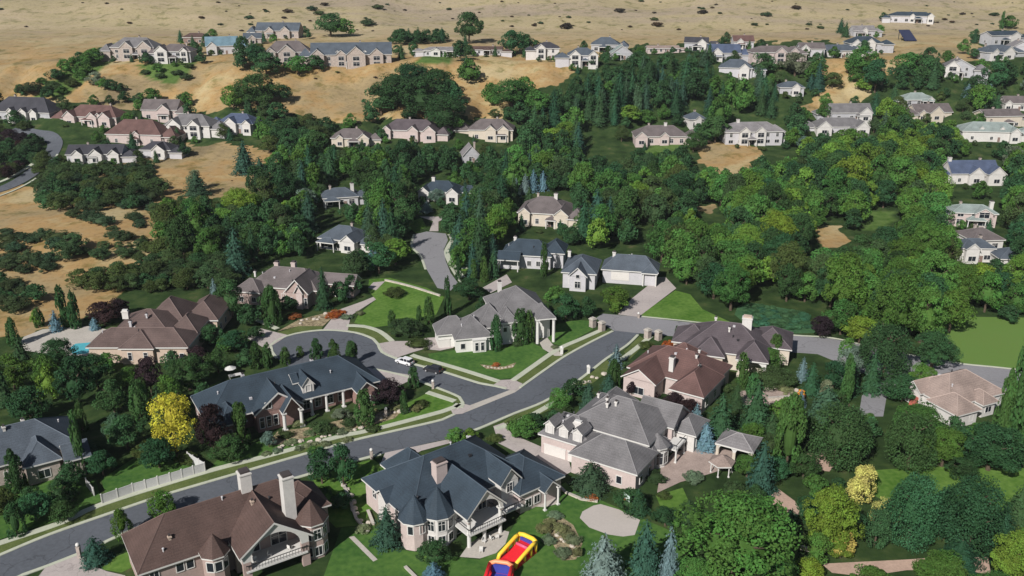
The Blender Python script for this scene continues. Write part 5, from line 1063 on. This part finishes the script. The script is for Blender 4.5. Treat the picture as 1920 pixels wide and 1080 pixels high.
def rail(path, label, hgt=.8):
    P_ = smooth_line([at(*q) for q in path], 2.5); O = P_[0]; r = empty('low_wall', O); tag(r, label, 'wall')
    m = MB(); c = MB()
    for a, b in zip(P_, P_[1:]):
        k = (a + b) / 2 - O; u = Vector((b.x - a.x, b.y - a.y)).normalized(); l2 = (b - a).length / 2 + .05
        m.obox((k.x, k.y), u, l2, .2, k.z - .3, k.z + hgt); c.obox((k.x, k.y), u, l2 + .01, .28, k.z + hgt, k.z + hgt + .1)
    m.build('wall_body', STONE, r); c.build('coping', CONC, r)
rail([(722, 527), (740, 531), (775, 540), (825, 556)], 'low pale stone wall along the back of the bright green lawn', .5)
rail([(640, 905), (655, 935), (668, 975), (690, 1000)], 'rough pale stone edging between the two lower houses', .4)
rail([(690, 960), (700, 985)], 'short pale stone garden edging below the dark round tree', .4)
rail([(1040, 905), (1060, 925), (1090, 938), (1120, 942)], 'curved stone edging between lawn and grey-roofed house', .35)
rail([(760, 1065), (780, 1085)], 'thin stone lawn edging at the bottom of the photo', .3)
rail([(1440, 752), (1500, 748)], 'pale retaining wall of the garden terrace right of the conifers', .9)
rail([(1500, 1030), (1530, 1036)], 'short pale wall by the orange lantern at the bottom right', .6)
# inflatables
def inflatables():
    p = at(966, 1048); r = empty('inflatable_slide', p, R(-38)); tag(r, 'yellow and red inflatable slide on the back lawn', 'inflatable')
    red = mat('inflatable_red', (.62, .02, .03), .4, .06); yel = mat('inflatable_yellow', (.85, .56, .05), .4, .06); blu = mat('inflatable_blue', (.05, .06, .32), .4, .1); pk = mat('inflatable_orange', (.85, .30, .15), .4, .06)
    pnk = mat('inflatable_pink', (.7, .10, .2), .4, .06)
    m = MB(); m.box(-2.0, 2.0, -2.6, 3.6, 0, .55); m.build('base', red, r)
    m = MB(); m.face([(-1.3, -1.5, .56), (1.3, -1.5, .56), (1.3, 2.0, 1.5), (-1.3, 2.0, 1.5)]); m.box(-1.3, 1.3, 1.95, 3.3, .5, 1.5); m.build('slide_ramp', red, r)
    for x in (-1.85, 1.85):
        m = MB(); m.tube([(x, -2.4, .5), (x, -2.0, 1.2), (x, 0, 1.7), (x, 2.4, 2.3), (x, 3.4, 2.3)], .34, 10); m.build('side_tube', yel, r, smooth=True)
        for y in (.2, 2.0, 3.4): m = MB(); m.tube([(x, y, .4), (x, y, 1.7 + (y > 1) * .5)], .28, 8); m.build('upright_tube', yel, r, smooth=True)
    m = MB(); m.tube([(-1.85, 3.4, 2.35), (-1, 3.75, 2.4), (1, 3.75, 2.4), (1.85, 3.4, 2.35)], .40, 10); m.build('top_tube', yel, r, smooth=True)
    m = MB(); m.box(-1.4, 1.4, 3.2, 3.45, .5, 2.1); m.build('back_panel', blu, r); m = MB(); m.tube([(-1.2, 1.9, 1.6), (1.2, 1.9, 1.6)], .28, 8); m.build('step', pnk, r, smooth=True)
    for x in (-.7, .7): m = MB(); m.tube([(x, -2.9, .0), (x, -2.9, .75)], .22, 8); m.build('entry_post', pk, r, smooth=True)
    p = at(935, 1094); r = empty('bounce_house', p, R(-12)); tag(r, 'red-framed inflatable bouncer with blue floor at the bottom edge', 'inflatable')
    m = MB(); m.box(-2.0, 2.0, -2.5, 2.2, 0, .5); m.build('base', red, r); m = MB(); m.box(-1.5, 1.5, -2.4, 1.7, .5, .62); m.build('floor', blu, r)
    for x in (-1.9, 1.9): m = MB(); m.tube([(x, -2.4, .4), (x, -2.2, 1.8), (x, 1.8, 2.3)], .36, 10); m.build('side_tube', red, r, smooth=True); m = MB(); m.tube([(x, 1.9, .2), (x, 1.9, 2.3)], .3, 8); m.build('upright_tube', red, r, smooth=True)
    m = MB(); m.tube([(-1.95, 1.9, 2.3), (-1, 2.2, 2.6), (1, 2.2, 2.6), (1.95, 1.9, 2.3)], .36, 10); m.build('top_tube', pk, r, smooth=True); m = MB(); m.box(-1.6, 1.6, 1.9, 2.1, .5, 2.2); m.build('back_panel', blu, r)
    m = MB(); m.ball((0, -.6, .6), .9, rz=.45); m.build('blue_mound', mat('inflatable_sky_blue', (.15, .25, .7), .4), r, smooth=True)
inflatables()
# basketball hoop
p = at(1172, 962); r = empty('basketball_hoop', p, R(-60)); tag(r, 'free-standing basketball hoop with pale backboard beside the concrete pad', 'basketball hoop')
m = MB(); m.tube([(0, 1.0, 0), (0, 1.0, 2.6), (0, .2, 3.3)], .09, 8); m.box(-.4, .4, .7, 1.5, 0, .25); m.build('pole', METAL, r); m = MB(); m.box(-.95, .95, .1, .18, 2.8, 4.0); m.build('backboard', mat('backboard', (.55, .66, .62), .3), r)
m = MB(); m.tube([(.23 * math.cos(a * .785), -.2 + .23 * math.sin(a * .785), 3.05) for a in range(9)], .03, 6); m.build('rim', mat('rim_orange', (.7, .2, .03)), r)
# patio umbrella and shed
p = at(433, 705); r = empty('patio_umbrella', p); tag(r, 'white patio umbrella behind the long navy-roofed house', 'umbrella'); m = MB(); m.tube([(0, 0, 0), (0, 0, 2.4)], .05); m.build('pole', METAL, r); m = MB(); m.cone(0, 0, 2.1, 2.75, 1.5, .05, 8); m.build('canopy', TRIM, r)
p = at(441, 708); r = empty('patio_table', p, .5); tag(r, 'white table next to the white patio umbrella', 'table'); m = MB(); m.box(-1.5, 1.5, -.7, .7, .72, .80); m.build('tabletop', TRIM, r)
for x in (-1.3, 1.3):
    for y in (-.5, .5): m = MB(); m.box(x - .05, x + .05, y - .05, y + .05, 0, .72); m.build('leg', TRIM, r)
# chairs
def chair(pos, rz, label, m=TRIM):
    r = empty('patio_chair', pos, rz); tag(r, label, 'chair', 'white patio chairs'); q = MB(); q.box(-.32, .32, -.32, .32, .38, .48); q.build('seat', m, r); q = MB(); q.box(-.32, .32, .26, .34, .48, 1.0); q.build('backrest', m, r)
    for x in (-.27, .27):
        for y in (-.27, .27): q = MB(); q.box(x - .03, x + .03, y - .03, y + .03, 0, .38); q.build('leg', m, r)
for i, (q, lab) in enumerate([((902, 1036), 'white patio chair nearest the edge of the curved lower patio'), ((908, 1018), 'left white chair against the wall of the curved lower patio'), ((922, 1013), 'middle white chair at the back of the curved lower patio'), ((932, 1010), 'right white chair at the back of the curved lower patio'), ((1025, 936), 'white chair on the round concrete patio')]):
    chair(at(*q) + Vector((0, 0, .07)), i * 1.1, lab)
H1 = next(o for o in C.objects if o.name == 'brick_house'); bpy.context.view_layer.update(); MW = H1.matrix_world
for i, (x, y, lab) in enumerate([(12, -3.6, 'left white chair on the arched balcony'), (14.6, -3.2, 'middle white chair on the arched balcony'), (18, -3.4, 'right white chair on the arched balcony')]): chair(MW @ Vector((x, y, 3.0)), .6 + i, lab)
# play things
for q, lab, nm in (((1497, 748), 'yellow and orange climbing toy in front of the blue spruce', 'climbing_toy'),):
    p = at(*q); r = empty(nm, p, .4); tag(r, lab, 'play equipment'); o_ = mat('toy_orange', (.75, .28, .02), .4, .1)
    m = MB(); m.face([(-1.6, -.35, .1), (.3, -.35, 1.3), (.3, .35, 1.3), (-1.6, .35, .1)]); m.face([(-1.6, -.35, .02), (-1.6, .35, .02), (.3, .35, 1.2), (.3, -.35, 1.2)])
    for y in (-.4, .4): m.tube([(-1.6, y, .25), (.3, y, 1.5)], .08)
    m.build('slide', o_, r); m = MB()
    for x in (.35, 1.1):
        for y in (-.4, .4): m.tube([(x, y, 0), (x, y, 1.9)], .07)
    m.build('posts', mat('toy_yellow', (.8, .55, .05), .4), r); m = MB(); m.box(.25, 1.2, -.5, .5, 1.2, 1.32); m.face([(.2, -.6, 1.9), (1.25, -.6, 1.9), (.72, -.6, 2.4)]); m.prism([(.2, -.6), (1.25, -.6), (1.25, .6), (.2, .6)], 1.9, 2.0); m.build('platform', o_, r)
p = at(1532, 1045); r = empty('garden_lantern', p); tag(r, 'orange garden lantern beside the short pale wall at bottom right', 'lantern'); m = MB(); m.cone(0, 0, 0, .9, .3, .25, 8); m.build('post', METAL, r); m = MB(); m.ball((0, 0, 1.3), .5, rz=.6); m.build('lantern_globe', mat('lantern_orange', (.75, .36, .04), .4), r, smooth=True)
# solar court on the dry slope
p = at(1708, 78); r = empty('solar_array', p, R(5)); tag(r, 'dark blue rectangular panel field on the dry slope below the lone house', 'solar panels'); m = MB(); m.face([(-4.2, 0, .6), (4.2, 0, .6), (5.2, 14, 6.5), (-2.6, 14, 6.5)]); m.face([(-4.2, .1, .4), (-2.6, 14.1, 6.3), (5.2, 14.1, 6.3), (4.2, .1, .4)]); m.build('panel_sheet', mat('panel_dark_blue', (.03, .035, .07), .4, .1), r)
m = MB()
for x, y, z in ((-3.5, 1, .8), (3.8, 1, .8), (-2.2, 13, 6), (4.6, 13, 6), (-3, 7, 3.4), (4.2, 7, 3.4)): m.box(x - .15, x + .15, y - .15, y + .15, -3, z)
m.build('frame', METAL, r)
# pale boulders in the garden beds
def boulder(px, py, s, label):
    p = at(px, py); m = MB(); m.ball((0, 0, s * .3), s, 0, 5, rz=s * .6); rr = random.Random(int(px * 7 + py))
    m.v = [(x * rr.uniform(.8, 1.15), y * rr.uniform(.8, 1.15), z * rr.uniform(.85, 1.1)) for x, y, z in m.v]
    o = m.build('boulder', STONE, None, p, rr.uniform(0, 3)); tag(o, label, 'boulder', 'pale boulders')
k = 0
for (x0, y0), (x1, y1), n, lab in (((515, 842), (680, 806), 16, 'pale boulder in the street bed below the navy long house'), ((555, 606), (640, 585), 10, 'pale boulder in the rust bed below the pink-gabled house'), ((905, 688), (965, 683), 9, 'small pale boulder in the corner lawn flower ring'), ((640, 905), (690, 990), 8, 'pale boulder between the two lower houses'), ((1430, 728), (1500, 735), 8, 'pale boulder beside the right-hand garden terrace'), ((690, 790), (790, 766), 7, 'pale boulder in the bed near the street corner'), ((1025, 985), (1085, 1040), 9, 'pale boulder in the bed beside the inflatables'), ((1085, 728), (1150, 690), 8, 'pale boulder on the near verge of the main street')):
    rr = random.Random(n + x0)
    for i in range(n):
        t = (i + .5) / n; px = x0 + (x1 - x0) * t + rr.uniform(-5, 5); py = y0 + (y1 - y0) * t + rr.uniform(-4, 4)
        if n == 9 and x0 == 905: py = 686 + 5 * (1 - (2 * t - 1) ** 2) ; px = x0 + 60 * t
        od = ['leftmost', 'second from left', 'third from left', 'fourth from left', 'fifth from left', 'sixth from left', 'seventh from left', 'eighth from left', 'ninth from left', 'tenth from left', '11th from left', '12th from left', '13th from left', '14th from left', '15th from left', 'rightmost'][i]
        boulder(px, py, rr.uniform(.35, .75) if x0 != 905 else .35, od + ': ' + lab)

# ---------------------------------------------------------------- no trees over lawns, roads and clearings
CLEARS += [(770, 398, 842, 540), (692, 522, 832, 612), (508, 618, 715, 668), (1197, 545, 1310, 605), (1372, 574, 1515, 622), (1790, 605, 1930, 690), (1120, 595, 1260, 640), (1535, 420, 1590, 468), (1630, 398, 1672, 426), (1300, 275, 1395, 318), (1310, 390, 1345, 408),
           (1640, 888, 1900, 920), (540, 195, 640, 212), (560, 150, 720, 210), (1040, 130, 1060, 150), (1180, 520, 1265, 595), (300, 290, 430, 330), (1100, 240, 1180, 300), (1650, 720, 1690, 740), (1615, 745, 1658, 778), (1330, 830, 1420, 900), (1232, 840, 1340, 920), (1520, 196, 1560, 212), (1440, 920, 1490, 965), (1290, 620, 1560, 665), (1560, 1046, 1855, 1074)]
fr = random.Random(33); n0 = len(TREES)
for cx, yb, wp, dep, rot in FARH:
    if yb > 440: continue
    p = at(cx, yb); s_ = pxm(p); L = wp / s_; u = Vector((math.cos(R(rot)), math.sin(R(rot)))); v = Vector((-u.y, u.x))
    spots = [(-L / 2 - fr.uniform(3, 6), fr.uniform(0, dep)), (L / 2 + fr.uniform(4, 7), fr.uniform(0, dep)), (fr.uniform(-.5, .5) * L, dep + fr.uniform(4, 8)), (fr.uniform(-.6, .6) * L, dep + fr.uniform(4, 10)), (-.35 * L, -fr.uniform(5, 7)), (fr.uniform(.1, .5) * L, -fr.uniform(5, 8)), (fr.uniform(-.2, .2) * L, -fr.uniform(7, 9))]
    if yb < 60: spots = spots[:1]
    for i, (a, b) in enumerate(spots):
        q = p + Vector((u.x * a + v.x * b, u.y * a + v.y * b, 0)); q.z = hz(q.x, q.y); w_ = fr.uniform(4.5, 8.5) if i < 4 else fr.uniform(2.6, 4.6); k = fr.choice('ddogs' if i < 4 else 'dghso'); h_ = w_ * (fr.uniform(.8, 1.15) if k not in 's' else 1.5)
        if TK[k][0] == 'scrub': h_ = w_ * .6
        gx, gy = project(q)
        if any(c0 < gx < c2 and c1 < gy < c3 for c0, c1, c2, c3 in ((60, 235, 120, 350), (1225, 275, 1290, 300), (100, 240, 190, 262), (785, 395, 845, 440))): continue
        if any(abs(gx - f[0]) < f[2] / 2 + 2 and f[1] - 24 < gy < f[1] + 1 for f in FARH): continue
        TREES.append((q, w_, h_, k, gx, gy - h_ * s_ / 2, w_ * s_))
SC_ = scatter()
ALL = TREES + SC_
# small bushes on the dry slopes
rr = random.Random(5)
n_b = 0
while n_b < 120:
    px = rr.uniform(330, 1900) if rr.random() < .8 else rr.uniform(0, 1500); py = rr.uniform(2, 60) if rr.random() < .5 else rr.uniform(110, 600)
    if py > 60 and not any(inpoly(px, py, q) for q in DRY): continue
    p = at(px, py); s = pxm(p); w_ = rr.choice((1.5, 2, 2.5, 3, 4, 6.5)) * rr.uniform(.8, 1.2) * (1.2 if py < 60 else .8 if py < 300 else .55)
    if any(a - 2 < px < c + 2 and b < py < d + 3 for a, b, c, d in CLEARS if c - a < 200): n_b += .2; continue
    ALL.append((p, w_, w_ * .6, 'u' if rr.random() < .6 else 'z', px, py, w_ * s)); n_b += 1

# labels: by look, neighbour and order
LM = [(425, 980, 'the brick house with two tall white chimneys'), (880, 930, 'the navy-roofed house with the arched balcony'), (1165, 830, 'the grey-roofed house with garage dormers'), (530, 740, 'the long navy-roofed house'), (70, 830, 'the slate-roofed house at the left edge'), (285, 620, 'the brown-roofed poolside house'),
      (555, 540, 'the pink-gabled house'), (920, 600, 'the white corner house'), (1265, 705, 'the red-brown roofed house'), (1365, 650, 'the plum-brown roofed house'), (1145, 515, 'the slate house with white garage'), (1000, 490, 'the navy-roofed porch house'), (1380, 840, 'the patio pavilion'), (1822, 750, 'the tan-roofed house at the right'),
      (823, 360, 'the white house above the cul-de-sac'), (634, 450, 'the low blue-grey roofed house'), (1018, 395, 'the taupe-roofed house by the blue spruces'), (1413, 245, 'the grey mansion on the tan bank'), (1240, 250, 'the wide taupe-roofed house'), (1590, 225, 'the pair of white-gabled houses'), (1750, 210, 'the cream-gabled house'), (1858, 245, 'the green-and-grey roofed house'), (1797, 128, 'the lone white gabled house'),
      (1826, 325, 'the navy-roofed house with white gables'), (1830, 450, 'the stacked roofs at the right edge'), (660, 100, 'the huge ridge mansion'), (540, 100, 'the dark stone ridge house'), (418, 85, 'the teal-roofed house'), (328, 100, 'the white balcony house'), (250, 90, 'the wide stone ridge house'), (870, 95, 'the low ridge buildings'), (1030, 95, 'the porch-gabled ridge house'), (1150, 95, 'the steel-blue ridge roof'), (1244, 95, 'the low pinkish building'), (1370, 110, 'the navy-roofed ridge house'), (1452, 100, 'the arched pink ridge house'), (1600, 90, 'the right end of the ridge row'), (1709, 30, 'the lone house on the dry slope'), (1885, 95, 'the right-edge white cluster'),
      (40, 205, 'the black-roofed house at the far left'), (172, 215, 'the pink arched-gable house'), (252, 250, 'the reddish hip-roofed house'), (370, 235, 'the stacked white gables'), (178, 290, 'the dark three-gabled house'), (656, 255, 'the cream-gabled house in the trees'), (768, 240, 'the plum-roofed far house'), (920, 240, 'the taupe-roofed cream house'),
      (40, 310, 'the road climbing at the left'), (800, 470, 'the upper cul-de-sac'), (760, 565, 'the bright green lawn'), (610, 640, 'the cul-de-sac bulb'), (1280, 570, 'the roadside lawn at the wood edge'), (1450, 600, 'the teal reed bed'), (1850, 640, 'the big lawn at the right'), (1560, 445, 'the clearing in the wood'), (1650, 412, 'the small lawn inside the wood'), (1345, 290, 'the tan bank'), (1330, 398, 'the sandy gap in the wood'),
      (290, 905, 'the long white fence'), (960, 1020, 'the inflatables'), (1140, 975, 'the concrete sports pad'), (1780, 910, 'the green lawn at lower right'), (1740, 1060, 'the dirt path at the bottom'), (1000, 760, 'the near side of the main street'), (1650, 740, 'the private drive'), (150, 470, 'the dry hillside at the left'), (380, 300, 'the upper dry slope'), (340, 480, 'the scrub hill'), (1100, 200, 'the conifer wood'), (1400, 430, 'the middle of the big wood'), (1250, 400, 'the left side of the big wood'), (1700, 520, 'the lower right of the big wood'), (1060, 320, 'the trees above the blue spruces'), (700, 330, 'the central treetops'),
      (900, 20, 'the bare top slope, middle'), (300, 30, 'the bare top slope, left'), (1400, 20, 'the bare top slope, right'), (600, 30, 'the slope above the huge mansion'), (640, 180, 'the tan bank below the mansion'), (1150, 30, 'the slope above the ridge houses'), (1800, 40, 'the top right corner slope')]
ORD = ['leftmost', 'second', 'third', 'fourth', 'fifth', 'sixth', 'seventh', 'eighth', 'ninth', 'tenth', 'eleventh', 'twelfth', '13th', '14th', '15th', '16th', '17th', '18th', '19th', '20th']
def describe(recs):
    B = {}
    for i, (p, W, H, k, cx, cy, wp) in enumerate(recs):
        j = min(range(len(LM)), key=lambda q: (LM[q][0] - cx) ** 2 + 2.2 * (LM[q][1] - cy) ** 2); dx, dy = cx - LM[j][0], cy - LM[j][1]
        rel = ('left of' if dx < 0 else 'right of') if abs(dx) > 1.2 * abs(dy) else ('behind' if dy < 0 else 'in front of')
        if 'slope' in LM[j][2] or 'wood' in LM[j][2] or 'bank' in LM[j][2] or 'hill' in LM[j][2]: rel = 'at' if abs(dx) < 30 and abs(dy) < 25 else rel.replace('behind', 'above').replace('in front of', 'below')
        size = '' if TK[k][0] == 'scrub' else ('tall ' if H > 13 else 'small ' if H < 6 else '')
        w1 = TK[k][2]; w1 = w1.replace('small ', '') if size else w1
        B.setdefault((size, w1, TK[k][3], rel, LM[j][2]), []).append(i)
    out = [None] * len(recs)
    for (size, word, noun, rel, lm), L in B.items():
        L.sort(key=lambda i: recs[i][4]); n = len(L)
        for q, i in enumerate(L):
            base = '%s%s %s %s %s' % (size, word, noun, rel, lm)
            if n > 1:
                o = 'leftmost' if q == 0 else 'rightmost' if q == n - 1 else 'middle' if n == 3 else (ORD[q] if q < 20 else '%dth' % (q + 1)) + ' from left'
                base = '%s of %d: %s' % (o, n, base) if n > 2 else '%s of two: %s' % ('left' if q == 0 else 'right', base)
            if len(base.split()) > 16: base = base.replace('in front of', 'before')
            if len(base.split()) > 16 and size: base = base.replace(size, '', 1)
            if len(base.split()) > 16: base = base.replace(' from left of ', ' from left among ').replace(word + ' ', word.split()[-1] + ' ', 1)
            if len(base.split()) > 16: base = base.replace('scrub oak', 'oak').replace('broadleaf tree', 'tree').replace('garden shrub', 'shrub')
            out[i] = (base, None)
    out2 = []
    for i, (b_, _) in enumerate(out):
        out2.append((b_, '%s %ss' % (TK[recs[i][3]][2], TK[recs[i][3]][3])))
    return out2
# the smallest far trees read as one mass
cap = {}
order = sorted(range(len(ALL)), key=lambda i: -ALL[i][6]); keep = []; rest = []
for i in order:
    c_ = TK[ALL[i][3]][4]; cap[c_] = cap.get(c_, 0) + 1; (keep if cap[c_] <= 295 else rest).append(i)
keep = [ALL[i] for i in sorted(keep)]; rest = [ALL[i] for i in sorted(rest)]
make_trees(keep, describe(keep))
print('TREES individual', len(keep), 'merged', len(rest), cap)
if rest:
    byk = {}
    V = []; Fc = []; T = []; COL = []; r2 = random.Random(3)
    for (p, W, H, k, cx, cy, wp) in rest:
        me = CROWN[TK[k][0], r2.randrange(2), 2]; nv = len(me.vertices); co = np.empty(nv * 3, np.float32); me.vertices.foreach_get('co', co); co = co.reshape(-1, 3)
        a = r2.uniform(0, 6.28); x = (co[:, 0] * math.cos(a) - co[:, 1] * math.sin(a)) * W + p.x; y = (co[:, 0] * math.sin(a) + co[:, 1] * math.cos(a)) * W + p.y; z = co[:, 2] * H + p.z - .05
        b = len(V); V += list(zip(x.tolist(), y.tolist(), z.tolist())); Fc += [tuple(b + q for q in f.vertices) for f in me.polygons]
        tn = np.empty(len(me.polygons), np.float32); me.attributes['tint'].data.foreach_get('value', tn); T += tn.tolist(); cc = TK[k][1]; vv = r2.uniform(.75, 1.3); COL += [cc[0] * vv, cc[1] * vv, cc[2] * vv, 1.0] * len(tn)
    me = bpy.data.meshes.new('distant_trees'); me.from_pydata(V, [], Fc); a = me.attributes.new('tint', 'FLOAT', 'FACE'); a.data.foreach_set('value', T); ca = me.attributes.new('leafcol', 'FLOAT_COLOR', 'FACE'); ca.data.foreach_set('color', COL); me.materials.append(LEAFM)
    o = bpy.data.objects.new('distant_trees', me); C.objects.link(o); o.color = (.035, .07, .025, 1); tag(o, 'far dark green treetops that merge into one mass below the ridge', kind='stuff')



# ---------------------------------------------------------------- thin haze
hb = MB(); hb.box(-760, 760, -60, 1300, -3, 185); hm = bpy.data.materials.new('haze'); hm.use_nodes = True; hn = hm.node_tree
hn.nodes.remove(hn.nodes['Principled BSDF']); pv = hn.nodes.new('ShaderNodeVolumePrincipled'); pv.inputs['Density'].default_value = .00005; pv.inputs['Color'].default_value = (.85, .92, 1, 1)
hn.links.new(pv.outputs[0], hn.nodes['Material Output'].inputs['Volume']); ho = hb.build('haze', hm); tag(ho, kind='stuff')
